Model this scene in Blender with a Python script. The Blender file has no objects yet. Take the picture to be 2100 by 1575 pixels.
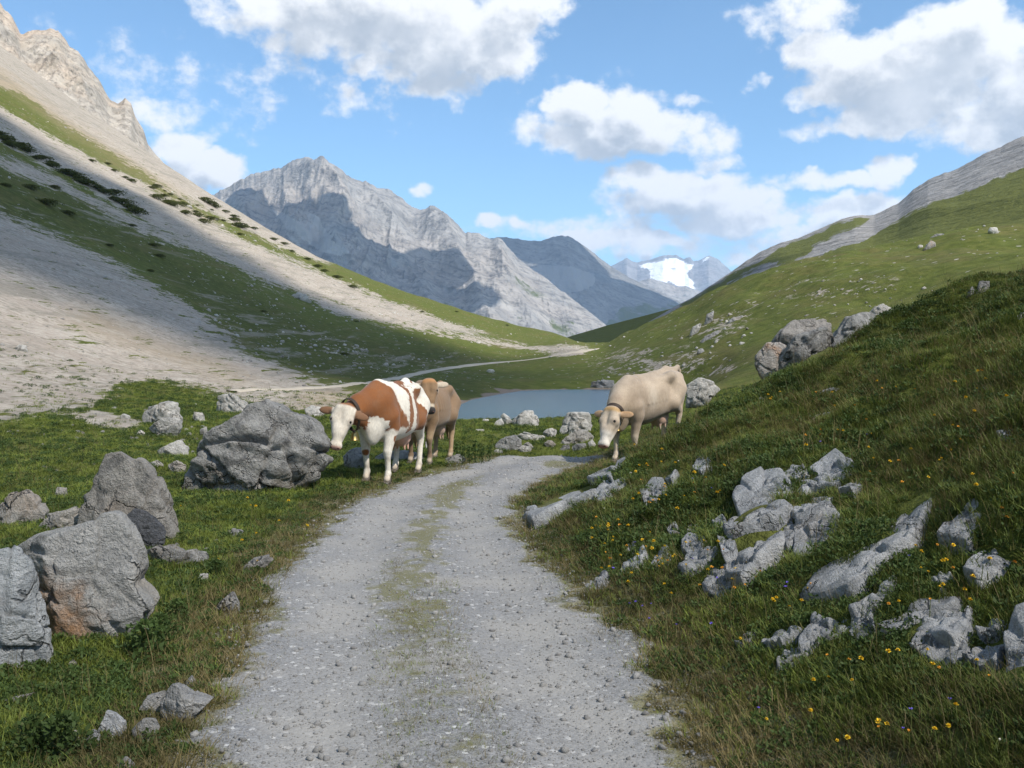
import bpy, math, random
import numpy as np
from mathutils import Vector, Matrix, Euler

random.seed(7)
RNG = np.random.default_rng(11)
scene = bpy.context.scene
COL = scene.collection

# ------------------------------------------------------------------ camera
FPX, CU, CV, HORIZON, EYE = 2000.0, 1050.0, 787.5, 740.0, 1.65
PITCH = math.atan((CV - HORIZON) / FPX)
cam_data = bpy.data.cameras.new('camera')
cam_data.sensor_width = 36.0
cam_data.lens = 36.0 * FPX / 2100.0
cam_data.clip_start = 0.05
cam_data.clip_end = 60000.0
cam = bpy.data.objects.new('camera', cam_data)
cam.location = (0, 0, EYE)
cam.rotation_euler = (math.pi / 2 - PITCH, 0, 0)
COL.objects.link(cam)
scene.camera = cam

# ------------------------------------------------------------------ light
SUN_EL = math.radians(48)
SUN_DIR_H = np.array([0.74, -0.67]); SUN_DIR_H /= np.linalg.norm(SUN_DIR_H)
SUN = np.array([SUN_DIR_H[0] * math.cos(SUN_EL), SUN_DIR_H[1] * math.cos(SUN_EL), math.sin(SUN_EL)])
sun_data = bpy.data.lights.new('sun', 'SUN')
sun_data.energy = 4.7
sun_data.angle = math.radians(0.5)
sun_data.color = (1.0, 0.93, 0.82)
sun = bpy.data.objects.new('sun', sun_data)
sun.rotation_euler = Vector(SUN).to_track_quat('Z', 'Y').to_euler()
sun.location = (30, -20, 60)
COL.objects.link(sun)

scene.view_settings.view_transform = 'Standard'
scene.view_settings.look = 'None'
scene.view_settings.gamma = 1.0
scene.view_settings.use_curve_mapping = False
scene.view_settings.exposure = 0.52
scene.cycles.max_bounces = 5
scene.cycles.diffuse_bounces = 2
scene.cycles.glossy_bounces = 3
scene.cycles.transmission_bounces = 4
scene.cycles.transparent_max_bounces = 12
scene.cycles.volume_bounces = 1
scene.cycles.use_denoising = True
scene.cycles.sample_clamp_indirect = 6.0


def N(nt, typ, **kw):
    n = nt.nodes.new(typ)
    for k, v in kw.items():
        if k.startswith('i_'):
            key = k[2:]
            n.inputs[int(key) if key.isdigit() else key.replace('_', ' ')].default_value = v
        else:
            setattr(n, k, v)
    return n


def math_node(nt, op, a=None, b=None, c=None, clamp=False):
    n = nt.nodes.new('ShaderNodeMath'); n.operation = op; n.use_clamp = clamp
    for i, x in enumerate((a, b, c)):
        if x is None:
            continue
        if isinstance(x, (int, float)):
            n.inputs[i].default_value = x
        else:
            nt.links.new(x, n.inputs[i])
    return n.outputs[0]


def vmath(nt, op, a=None, b=None):
    n = nt.nodes.new('ShaderNodeVectorMath'); n.operation = op
    for i, x in enumerate((a, b)):
        if x is None:
            continue
        if isinstance(x, (tuple, list)):
            n.inputs[i].default_value = x
        else:
            nt.links.new(x, n.inputs[i])
    return n.outputs['Value'] if op in ('DOT_PRODUCT', 'LENGTH') else n.outputs[0]


def mixc(nt, fac, a, b, blend='MIX'):
    n = nt.nodes.new('ShaderNodeMix'); n.data_type = 'RGBA'; n.blend_type = blend
    n.clamp_factor = True
    for sock, x in ((n.inputs[0], fac), (n.inputs[6], a), (n.inputs[7], b)):
        if isinstance(x, (int, float)):
            sock.default_value = x
        elif isinstance(x, (tuple, list)):
            sock.default_value = tuple(x) + ((1.0,) if len(x) == 3 else ())
        else:
            nt.links.new(x, sock)
    return n.outputs[2]


def sstep(nt, x, lo, hi, a=0.0, b=1.0):
    n = nt.nodes.new('ShaderNodeMapRange'); n.interpolation_type = 'SMOOTHSTEP'
    nt.links.new(x, n.inputs[0])
    n.inputs[1].default_value = lo; n.inputs[2].default_value = hi
    n.inputs[3].default_value = a; n.inputs[4].default_value = b
    return n.outputs[0]


def noise(nt, vec, scale, detail=4.0, rough=0.55, out='Fac', dist=0.0):
    n = nt.nodes.new('ShaderNodeTexNoise')
    n.inputs['Scale'].default_value = scale
    n.inputs['Detail'].default_value = detail
    n.inputs['Roughness'].default_value = rough
    n.inputs['Distortion'].default_value = dist
    if vec is not None:
        nt.links.new(vec, n.inputs['Vector'])
    return n.outputs[0] if out == 'Fac' else n.outputs[1]


# ------------------------------------------------------------------ sky with cumulus clouds (directions of the sky)
def px_dir(u, v):
    xc, yc = (u - CU) / FPX, (CV - v) / FPX
    d = np.array([xc, math.cos(PITCH) + yc * math.sin(PITCH), -math.sin(PITCH) + yc * math.cos(PITCH)])
    return d / np.linalg.norm(d)


def az_el(u, v):
    d = px_dir(u, v)
    return math.atan2(d[0], d[1]), math.asin(d[2])


CLOUDS = [  # u, v, ru, rv, strength
    (740, 15, 330, 90, 1.15), (950, 95, 180, 95, 1.2), (600, 10, 190, 80, 0.8), (920, 165, 90, 55, 0.75), (800, 130, 100, 40, .8), (1040, 20, 130, 70, 1.0),
    (1255, 268, 205, 62, 1.25), (1180, 218, 80, 58, 1.2), (1300, 218, 85, 48, 1.0), (1420, 275, 90, 50, .55), (1395, 195, 45, 22, .45),
    (1400, 400, 190, 58, 1.2), (1310, 375, 90, 45, 1.0), (1500, 440, 170, 55, 1.0), (1560, 410, 80, 40, .8),
    (1735, 445, 110, 52, 1.35), (1800, 450, 90, 40, 1.2), (1690, 480, 80, 40, .9),
    (1830, 150, 250, 95, 1.2), (1960, 85, 170, 100, 1.25), (2110, 170, 170, 160, 1.1), (1680, 110, 90, 60, .9), (1720, 190, 130, 40, .8),
    (1800, 262, 200, 32, .85), (2010, 262, 160, 45, .75), (1890, 245, 70, 30, .8),
    (1828, 358, 48, 40, .9), (1690, 372, 150, 20, .6), (1400, 365, 60, 30, .6),
    (440, 355, 110, 55, 1.3), (380, 300, 75, 45, .8), (300, 225, 120, 36, .38), (440, 268, 60, 20, .15),
    (1235, 495, 105, 32, .9), (1400, 505, 180, 24, .35), (1560, 505, 100, 30, .5), (995, 458, 34, 22, .95), (1072, 460, 34, 16, .6), (848, 393, 34, 14, .55), (1350, 500, 60, 20, .8),
    (1150, 470, 200, 26, .25), (1620, 490, 90, 26, .5), (1480, 330, 60, 24, .45), (1280, 520, 120, 20, .5), (1500, 525, 100, 20, .5), (700, 60, 200, 70, .9), (880, 60, 160, 90, 1.1), (1900, 200, 200, 70, 1.0),
    (370, 150, 240, 20, .02), (120, 25, 230, 50, -.06), (1640, 25, 130, 60, .65), (850, 380, 350, 40, -.05), (1540, 170, 30, 12, .3),
]


def build_world():
    w = bpy.data.worlds.new('World'); scene.world = w; w.use_nodes = True
    nt = w.node_tree
    for n in list(nt.nodes):
        nt.nodes.remove(n)
    # group: cloud density at a (azimuth, elevation) point
    g = bpy.data.node_groups.new('cloud_density', 'ShaderNodeTree')
    g.interface.new_socket('P', in_out='INPUT', socket_type='NodeSocketVector')
    g.interface.new_socket('D', in_out='OUTPUT', socket_type='NodeSocketFloat')
    gi = g.nodes.new('NodeGroupInput'); go = g.nodes.new('NodeGroupOutput')
    P = gi.outputs[0]
    wcol = noise(g, P, 9.0, 3, .55, 'Color')
    warp = vmath(g, 'MULTIPLY', vmath(g, 'SUBTRACT', wcol, (.5, .5, .5)), (.075, .04, 0))
    wcol2 = noise(g, P, 34.0, 3, .6, 'Color')
    warp2 = vmath(g, 'MULTIPLY', vmath(g, 'SUBTRACT', wcol2, (.5, .5, .5)), (.03, .022, 0))
    Q = vmath(g, 'ADD', vmath(g, 'ADD', P, warp), warp2)
    best = None
    for (u, v, ru, rv, s) in CLOUDS:
        if s < 0:
            continue
        a, e = az_el(u, v)
        a2, _ = az_el(u + ru, v); _, e2 = az_el(u, v - rv)
        q = vmath(g, 'MULTIPLY', vmath(g, 'SUBTRACT', Q, (a, e, 0)), (1 / max(.002, a2 - a), 1 / max(.002, e2 - e), 0))
        r = vmath(g, 'DOT_PRODUCT', q, q)
        val = math_node(g, 'MULTIPLY_ADD', r, -1.0 * s, 1.0 * s)
        best = val if best is None else math_node(g, 'MAXIMUM', best, val)
    # the sky beyond the frame carries on with the same broken cumulus
    sep = g.nodes.new('ShaderNodeSeparateXYZ'); g.links.new(P, sep.inputs[0])
    off = math_node(g, 'MAXIMUM', sstep(g, math_node(g, 'ABSOLUTE', sep.outputs[0]), .52, .68), sstep(g, sep.outputs[1], .40, .50))
    gen = noise(g, vmath(g, 'MULTIPLY', P, (1, 1.9, 1)), 4.2, 3, .5)
    gen = math_node(g, 'MULTIPLY_ADD', gen, 7.0, -3.75)
    gen = math_node(g, 'MINIMUM', gen, 1.1)
    gen = math_node(g, 'MULTIPLY_ADD', math_node(g, 'SUBTRACT', off, 1.0), 3.0, gen)
    best = math_node(g, 'MAXIMUM', math_node(g, 'MAXIMUM', best, gen), -1.5)
    f1 = noise(g, vmath(g, 'MULTIPLY', P, (1, 1.25, 1)), 26.0, 8, .60)
    f1 = math_node(g, 'MULTIPLY_ADD', f1, 2.6, -1.3)
    out = math_node(g, 'ADD', math_node(g, 'ADD', best, f1), .16)
    g.links.new(out, go.inputs[0])

    tc = nt.nodes.new('ShaderNodeTexCoord')
    s = nt.nodes.new('ShaderNodeSeparateXYZ'); nt.links.new(tc.outputs['Generated'], s.inputs[0])
    az = math_node(nt, 'ARCTAN2', s.outputs[0], s.outputs[1])
    el = math_node(nt, 'ARCSINE', s.outputs[2])
    c = nt.nodes.new('ShaderNodeCombineXYZ'); nt.links.new(az, c.inputs[0]); nt.links.new(el, c.inputs[1])
    P = c.outputs[0]

    def dens(vec):
        n = nt.nodes.new('ShaderNodeGroup'); n.node_tree = g
        nt.links.new(vec, n.inputs[0])
        return n.outputs[0]
    d0 = dens(P)
    d1 = dens(vmath(nt, 'ADD', P, (.013, .024, 0)))
    alpha = sstep(nt, d0, -.05, .75)
    shade = sstep(nt, d1, .25, 1.45)
    lowfreq = noise(nt, P, 14.0, 4, .55)
    shade = math_node(nt, 'MULTIPLY', shade, sstep(nt, lowfreq, .25, .6, .55, 1.0))
    cloud = mixc(nt, shade, (.80, .80, .80), (.37, .41, .46))
    # sky
    sky = nt.nodes.new('ShaderNodeTexSky'); sky.sky_type = 'NISHITA'
    sky.sun_disc = False
    sky.sun_elevation = SUN_EL
    sky.sun_rotation = math.atan2(SUN_DIR_H[0], SUN_DIR_H[1])
    sky.altitude = 2200.0
    sky.air_density = 1.0; sky.dust_density = .6; sky.ozone_density = 1.2
    skyc = mixc(nt, 1.0, sky.outputs[0], (SKY_TINT[0], SKY_TINT[1], SKY_TINT[2]), 'MULTIPLY')
    # cloud radiance is written in display units, so bring it to the sky's scale
    cl = mixc(nt, 1.0, cloud, (1 / SKY_STRENGTH,) * 3, 'MULTIPLY')
    m = mixc(nt, alpha, skyc, cl)
    bg = nt.nodes.new('ShaderNodeBackground'); bg.inputs[1].default_value = SKY_STRENGTH
    nt.links.new(m, bg.inputs[0])
    o = nt.nodes.new('ShaderNodeOutputWorld'); nt.links.new(bg.outputs[0], o.inputs[0])
    w.cycles.sampling_method = 'MANUAL'
    w.cycles.sample_map_resolution = 512


SKY_STRENGTH = 0.125
SKY_TINT = (.88, 1.12, 1.16)
build_world()


# ------------------------------------------------------------------ numeric helpers
def px_at(u, v, Y):
    """world point on the sight line of pixel (u, v) at forward distance Y"""
    d = px_dir(u, v)
    return np.array([0, 0, EYE]) + d * (Y / d[1])


def project(x, y, z):
    dz = z - EYE
    fw = y * math.cos(PITCH) - dz * math.sin(PITCH)
    up = y * math.sin(PITCH) + dz * math.cos(PITCH)
    fw = np.where(fw < .05, .05, fw)
    return CU + FPX * x / fw, CV - FPX * up / fw


def hash3(ix, iy, iz, seed):
    h = (ix.astype(np.uint32) * np.uint32(374761393) + iy.astype(np.uint32) * np.uint32(668265263)
         + iz.astype(np.uint32) * np.uint32(2147483647) + np.uint32(seed * 974711 + 12345))
    h = (h ^ (h >> np.uint32(13))) * np.uint32(1274126177)
    h = (h ^ (h >> np.uint32(15))) * np.uint32(2246822519)
    h = h ^ (h >> np.uint32(16))
    return h.astype(np.float32) * np.float32(1 / 4294967295.0)


def vnoise(x, y, z=None, seed=0):
    x = np.asarray(x, dtype=np.float64); y = np.asarray(y, dtype=np.float64)
    z = np.zeros_like(x) if z is None else np.asarray(z, dtype=np.float64)
    fx, fy, fz = np.floor(x), np.floor(y), np.floor(z)
    ix, iy, iz = fx.astype(np.int64), fy.astype(np.int64), fz.astype(np.int64)
    tx, ty, tz = (x - fx), (y - fy), (z - fz)
    tx = tx * tx * tx * (tx * (tx * 6 - 15) + 10); ty = ty * ty * ty * (ty * (ty * 6 - 15) + 10); tz = tz * tz * tz * (tz * (tz * 6 - 15) + 10)
    r = 0
    for a in (0, 1):
        wa = tx if a else 1 - tx
        for b in (0, 1):
            wb = ty if b else 1 - ty
            for c in (0, 1):
                wc = tz if c else 1 - tz
                r = r + hash3(ix + a, iy + b, iz + c, seed) * (wa * wb * wc)
    return r * 2 - 1


def fbm(x, y, z=None, octv=5, seed=0, gain=.5, lac=2.03):
    s = 0; a = 1.0; t = 0
    f = 1.0
    for i in range(octv):
        s = s + a * vnoise(x * f, y * f, None if z is None else z * f, seed + i * 17)
        t += a; a *= gain; f *= lac
    return s / t


def ridged(x, y, z=None, octv=5, seed=0, gain=.55, lac=2.1):
    s = 0; a = 1.0; t = 0; f = 1.0
    for i in range(octv):
        n = 1 - np.abs(vnoise(x * f, y * f, None if z is None else z * f, seed + i * 31))
        s = s + a * n * n
        t += a; a *= gain; f *= lac
    return s / t


def sm(x, a, b):
    t = np.clip((np.asarray(x, dtype=np.float64) - a) / (b - a), 0, 1)
    return t * t * (3 - 2 * t)


def softplus(x, k):
    return k * np.logaddexp(0, np.asarray(x, dtype=np.float64) / k)


def interp(x, pts):
    pts = np.array(pts, dtype=np.float64)
    return np.interp(x, pts[:, 0], pts[:, 1])


def sinterp(x, pts):
    """piecewise linear, softened"""
    s = 0
    span = (pts[-1][0] - pts[0][0]) / 40
    for k in (-1, -.5, 0, .5, 1):
        s = s + interp(np.asarray(x) + k * span, pts)
    return s / 5


def in_poly(u, v, poly):
    inside = np.zeros(np.shape(u), dtype=bool)
    n = len(poly)
    for i in range(n):
        x0, y0 = poly[i]; x1, y1 = poly[(i + 1) % n]
        if y0 == y1:
            continue
        c = ((y0 > v) != (y1 > v)) & (u < (x1 - x0) * (v - y0) / (y1 - y0) + x0)
        inside ^= c
    return inside


# ------------------------------------------------------------------ object helpers
def mesh_from(name, verts, faces, mat=None, smooth=True):
    me = bpy.data.meshes.new(name)
    verts = np.asarray(verts, dtype=np.float32)
    if isinstance(faces, np.ndarray):
        nf, k = faces.shape
        me.vertices.add(len(verts)); me.vertices.foreach_set('co', verts.ravel())
        me.loops.add(nf * k); me.loops.foreach_set('vertex_index', faces.astype(np.int32).ravel())
        me.polygons.add(nf)
        me.polygons.foreach_set('loop_start', np.arange(0, nf * k, k, dtype=np.int32))
        me.update(calc_edges=True)
    else:
        me.from_pydata([tuple(map(float, p)) for p in verts], [], faces); me.update()
    if smooth:
        me.polygons.foreach_set('use_smooth', np.ones(len(me.polygons), dtype=bool))
    if mat:
        for m in (mat if isinstance(mat, (list, tuple)) else [mat]):
            me.materials.append(m)
    return me


def link(name, me, loc=(0, 0, 0), rot=(0, 0, 0), scale=(1, 1, 1), parent=None, label=None, category=None, group=None, kind=None):
    o = bpy.data.objects.new(name, me)
    COL.objects.link(o)
    o.location = tuple(map(float, loc)); o.rotation_euler = tuple(map(float, rot)); o.scale = tuple(map(float, scale)) if not isinstance(scale, (int, float)) else (scale,) * 3
    if parent is not None:
        o.parent = parent
    if label: o['label'] = label
    if category: o['category'] = category
    if group: o['group'] = group
    if kind: o['kind'] = kind
    return o


def set_attr(me, name, data, typ='FLOAT'):
    a = me.attributes.new(name, typ, 'POINT')
    if typ == 'FLOAT':
        a.data.foreach_set('value', np.asarray(data, dtype=np.float32))
    elif typ == 'FLOAT_COLOR':
        a.data.foreach_set('color', np.asarray(data, dtype=np.float32).ravel())
    elif typ == 'INT':
        a.data.foreach_set('value', np.asarray(data, dtype=np.int32))
    elif typ == 'FLOAT_VECTOR':
        a.data.foreach_set('vector', np.asarray(data, dtype=np.float32).ravel())


def grid_faces(nr, nc, wrap=False):
    i = np.arange(nr - 1)[:, None] * nc
    j = np.arange(nc - 1)[None, :]
    a = (i + j).ravel()
    return np.stack([a, a + 1, a + nc + 1, a + nc], 1)


def new_mat(name):
    m = bpy.data.materials.new(name); m.use_nodes = True
    nt = m.node_tree
    for n in list(nt.nodes):
        nt.nodes.remove(n)
    out = nt.nodes.new('ShaderNodeOutputMaterial')
    b = nt.nodes.new('ShaderNodeBsdfPrincipled')
    b.inputs['Roughness'].default_value = .85
    b.inputs['Specular IOR Level'].default_value = .25
    nt.links.new(b.outputs[0], out.inputs[0])
    return m, nt, b, out


def attr(nt, name):
    n = nt.nodes.new('ShaderNodeAttribute'); n.attribute_name = name
    return n


def bump(nt, b, h, strength=.5, dist=.05):
    n = nt.nodes.new('ShaderNodeBump'); n.inputs['Strength'].default_value = strength
    n.inputs['Distance'].default_value = dist
    nt.links.new(h, n.inputs['Height']); nt.links.new(n.outputs[0], b.inputs['Normal'])
    return n
# ------------------------------------------------------------------ the lie of the land
XR = [(-6, .95), (0, .92), (4, .84), (6, .68), (8, .22), (10.6, -.06), (12.7, .12), (14, .62), (15, 1.1), (16.5, 1.6), (18, 1.75), (20, 2.0), (26, 3.6), (40, 9), (60, 12)]
XL = [(-6, -1.15), (0, -1.15), (4, -1.27), (6, -1.62), (8, -1.84), (10.6, -1.88), (12.2, -1.68), (13.5, -1.25), (15, -.75), (16.5, -.25), (18, .4), (20, 1.6), (26, 3.2)]
POND = [(-3.4, 36.6), (-2.6, 42), (-1.9, 50), (-1.2, 56), (-.6, 64), (.8, 72), (4, 76), (9, 76.5), (11.5, 70), (9.5, 58), (6.5, 50), (3.6, 43), (1.2, 38), (-1.2, 36.0)]
POND_Z = -0.6
SIL_LEFT = [(-700, -420), (-300, -130), (0, 92), (150, 205), (345, 340), (450, 410), (640, 522), (800, 588), (1000, 652), (1100, 676), (1165, 691), (1225, 712)]
SIL_RIGHT = [(1225, 712), (1300, 674), (1390, 634), (1460, 600), (1550, 558), (1640, 531), (1780, 505), (1900, 480), (2000, 466), (2100, 457), (2400, 440)]
RIDGE_D = [(-700, 640), (0, 620), (345, 600), (640, 520), (800, 470), (1000, 380), (1165, 310), (1230, 260), (1300, 190), (1390, 150), (1500, 135), (2100, 125), (2600, 125)]


def poly_sd(x, y, poly):
    """signed distance to a polygon, negative inside"""
    x = np.asarray(x, dtype=np.float64); y = np.asarray(y, dtype=np.float64)
    d = np.full(x.shape, 1e9)
    n = len(poly)
    for i in range(n):
        ax, ay = poly[i]; bx, by = poly[(i + 1) % n]
        ex, ey = bx - ax, by - ay
        t = np.clip(((x - ax) * ex + (y - ay) * ey) / (ex * ex + ey * ey), 0, 1)
        d = np.minimum(d, np.hypot(x - ax - t * ex, y - ay - t * ey))
    return np.where(in_poly(x, y, poly), -d, d)


def path_edges(y):
    return sinterp(y, XL), sinterp(y, XR)


def path_inside(x, y):
    """positive inside the track (metres from the nearer edge), negative outside"""
    l, r = path_edges(y)
    ins = np.minimum(x - l, r - x)
    return np.minimum(ins, (18.0 - y) * .8)


def x_foot(y):
    return sinterp(y, [(-200, -16), (40, -16), (90, -13.5), (150, -6), (200, 2), (260, 13), (350, 34), (700, 60)])


def u_of(x, y):
    return CU + FPX * x / np.maximum(y, 1e-3)


FIT_U = np.linspace(-700, 2600, 331)
FIT_K = np.ones_like(FIT_U)


def height(x, y, fit=True):
    x = np.asarray(x, dtype=np.float64); y = np.asarray(y, dtype=np.float64)
    d = np.hypot(x, y)
    floor = 4.2 * sm(y, 70, 250)
    # left talus slope, concave at the foot
    s = x_foot(y) - x
    sp = softplus(s, 3.5)
    hl = .64 * sp - 17 * (1 - np.exp(-np.maximum(sp, 0) / 60))
    far = sm(d, 25, 90)
    hl = hl + far * sm(s, 0, 60) * (2.6 * fbm(x / 55, y / 90, octv=4, seed=3) + 1.1 * fbm(x / 14, y / 26, octv=4, seed=4))
    # right hill
    sr = x - sinterp(y, [(0, 9), (20, 9), (50, 10), (76, 11), (100, 6), (130, 2), (700, 2)])
    hr = 27 * (1 - np.exp(-.37 * softplus(sr, 1.6) / 27)) * sm(y, 22, 50)
    hr = hr + sm(y, 30, 70) * sm(sr, 0, 25) * (1.7 * fbm(x / 24, y / 30, octv=4, seed=8) + .6 * fbm(x / 7, y / 9, octv=3, seed=9))
    z = floor + hl + hr
    # fit the skyline of each direction and let the ground fall away behind the crest
    u = np.where(y > .5, u_of(x, np.maximum(y, .5)), np.where(x < 0, -700, 2600))
    u = np.clip(u, -700, 2600)
    if fit:
        k = np.interp(u, FIT_U, FIT_K)
        z = z * (1 + (k - 1) * sm(d, 35, 140))
    dr = interp(u, RIDGE_D)
    z = z - sm(d, dr, dr * 1.6) * (12 + .10 * np.maximum(d - dr, 0) + z * .55)
    # right bank beside the track
    l, r = path_edges(y)
    sb = x - r
    bank = .52 * softplus(sb - .25 - .50 * sm(y, 8, 12.5) - .30 * sm(y, 10.8, 13) * (1 - sm(y, 15.2, 16.5)), .16)
    bank = bank - .35 * softplus(sb - 6.4, .7)
    fade = 1 - sm(y, 14.0 + .35 * np.clip(sb, 0, 8), 23 + .3 * np.clip(sb, 0, 8))
    lump = sm(sb, .2, 1.4) * (1 - .85 * sm(y, 11, 13) * (1 - sm(sb, 1.8, 3.8))) * (.34 * fbm(x / 1.5, y / 1.5, octv=3, seed=21) + .11 * fbm(x / .5, y / .5, octv=3, seed=22))
    lump = lump + sm(sb, 2.2, 5.0) * .62 * (fbm(x / 2.4, y / 2.0, octv=3, seed=23) + .12)
    z = z + (bank + lump) * fade
    # near ground unevenness, the track itself smooth with two ruts
    ins = path_inside(x, y)
    off = sm(-ins, 0, .8)
    near = 1 - sm(d, 60, 110)
    z = z + near * off * (.14 * fbm(x / 4.5, y / 4.5, octv=4, seed=31) + .045 * fbm(x / .8, y / .8, octv=3, seed=32)) + near * off * .03
    w = np.maximum(r - l, .5)
    q = (x - l) / w
    z = z + sm(ins, 0, .3) * (-.028 * np.exp(-((q - .27) / .13) ** 2) - .028 * np.exp(-((q - .75) / .13) ** 2) + .012 * fbm(x / .6, y / .9, octv=3, seed=33))
    z = z - .35 * sm(y, 16.6, 18.2) * (1 - sm(y, 19.2, 22)) * sm(x, -2, 0) * (1 - sm(x, 1.0, 2.1))
    # the ground dips towards the pond
    z = z - .34 * sm(y, 21, 33) * (1 - sm(y, 60, 80)) * sm(x, -7, -3) * (1 - sm(x, 5, 9))
    # pond basin
    m = (y > 28) & (y < 90) & (x > -14) & (x < 24)
    if np.any(m):
        sd = np.where(m, 0, 9.0)
        sd[m] = poly_sd(x[m], y[m], POND) + .5 * fbm(x[m] / 2.2, y[m] / 2.2, octv=3, seed=41)
        b = 1 - sm(sd, -1.2, 5.0)
        t = -.66 * (1 - sm(sd, .2, 4.5)) - .6 * (1 - sm(sd, -1.6, .5))
        z = z * (1 - .75 * (1 - sm(sd, .0, 5))) + t
    return z


def fit_skyline():
    global FIT_K
    K = np.ones_like(FIT_U)
    ds = np.geomspace(40, 640, 160)
    for i, u in enumerate(FIT_U):
        a = (u - CU) / FPX
        dr = interp(u, RIDGE_D)
        yy = ds[ds < dr * 1.02]
        yy = yy / math.hypot(1, a)
        z = height(a * yy, yy, fit=False)
        v_t = interp(u, SIL_LEFT) if u < 1225 else interp(u, SIL_RIGHT)
        e_t = (HORIZON - v_t) / FPX
        far = yy > 90
        k = ((e_t * yy + EYE) / np.maximum(z, .5))[far]
        K[i] = np.clip(k.min(), .3, 2.5)
    ker = np.ones(7) / 7
    FIT_K = np.convolve(np.pad(K, 3, mode='edge'), ker, mode='valid')


fit_skyline()


def ground_z(x, y):
    return float(height(np.array([x], dtype=float), np.array([y], dtype=float))[0])


_TS = np.geomspace(1.6, 680, 1500)


def ground_hit(u, v):
    """first point of the ground on the sight line of pixel (u, v)"""
    d = px_dir(u, v)
    t = _TS / d[1]
    x = d[0] * t; y = d[1] * t; z = EYE + d[2] * t
    g = height(x, y)
    below = np.nonzero(z < g)[0]
    if len(below) == 0:
        return None
    i = below[0]
    if i == 0:
        return np.array([x[0], y[0], g[0]])
    a = (z[i - 1] - g[i - 1]); b = (g[i] - z[i])
    f = a / (a + b + 1e-9)
    X = x[i - 1] + f * (x[i] - x[i - 1]); Y = y[i - 1] + f * (y[i] - y[i - 1])
    return np.array([X, Y, ground_z(X, Y)])


# zones of the slopes, drawn where they lie (pixel outlines, turned into ground attributes)
Z_SCREE = [   # outline, strength, softness of the rim
    ([(-400, -190), (0, 75), (345, 322), (640, 508), (690, 545), (610, 522), (520, 476), (450, 446), (345, 390), (190, 285), (60, 205), (-400, -20)], 1.0, .35),
    ([(-300, 90), (0, 220), (107, 280), (278, 368), (330, 396), (430, 455), (560, 518), (660, 560), (800, 620), (920, 660), (1020, 692), (880, 674), (760, 645), (640, 606), (520, 566), (400, 514), (280, 446), (150, 366), (60, 320), (0, 290), (-300, 180)], 1.0, .4),
    ([(-100, 270), (0, 312), (120, 364), (300, 458), (440, 532), (300, 482), (120, 392), (0, 340), (-100, 300)], .75, .4),
    ([(600, 592), (720, 628), (900, 678), (1080, 708), (1190, 712), (1215, 718), (1150, 728), (1010, 706), (850, 672), (700, 646)], 1.0, .35),
    ([(-300, 380), (0, 428), (150, 500), (270, 560), (430, 650), (510, 725), (640, 782), (740, 800), (690, 860), (600, 840), (470, 812), (400, 792), (300, 776), (230, 800), (190, 850), (120, 845), (0, 872), (-300, 900)], 1.0),
    ([(140, 852), (200, 842), (310, 868), (270, 884), (190, 874)], .9, .25),
    ([(275, 900), (330, 898), (410, 925), (390, 950), (310, 925)], .9, .25),
    ([(60, 905), (140, 900), (180, 915), (90, 925)], .7, .25),
    ([(560, 560), (650, 600), (760, 650), (850, 690), (800, 680), (680, 625)], .6),
    ([(850, 775), (960, 740), (1080, 728), (1000, 745), (900, 770)], .35),
    ([(420, 500), (560, 585), (640, 640), (560, 610), (440, 540)], .35),
    ([(640, 690), (790, 740), (900, 765), (820, 760), (690, 720)], .5),
    ([(1400, 690), (1460, 660), (1540, 610), (1560, 625), (1480, 690), (1430, 720)], .4),
    ([(1180, 745), (1300, 715), (1420, 720), (1500, 735), (1480, 775), (1380, 765), (1250, 765)], .35),
    ([(1560, 620), (1640, 575), (1760, 560), (1880, 590), (1800, 620), (1680, 610)], .25),
]
Z_OCHRE = [
    ([(-300, 10), (0, 142), (150, 250), (330, 376), (420, 440), (470, 466), (420, 452), (300, 376), (120, 268), (0, 182), (-300, 60)], .9, .4),
    ([(150, 620), (330, 700), (470, 750), (560, 795), (430, 770), (300, 720), (150, 660)], .7),
    ([(640, 800), (740, 800), (700, 850), (620, 840)], .8),
]
Z_DARK = [  # dark green turf, also carrying some cloud shade in its colour
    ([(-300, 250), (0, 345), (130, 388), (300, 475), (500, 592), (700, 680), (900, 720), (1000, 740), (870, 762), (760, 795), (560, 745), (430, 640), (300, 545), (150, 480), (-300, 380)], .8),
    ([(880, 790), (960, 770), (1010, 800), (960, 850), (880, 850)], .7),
    ([(1430, 740), (1560, 700), (1700, 680), (1560, 770)], .5),
]


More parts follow.
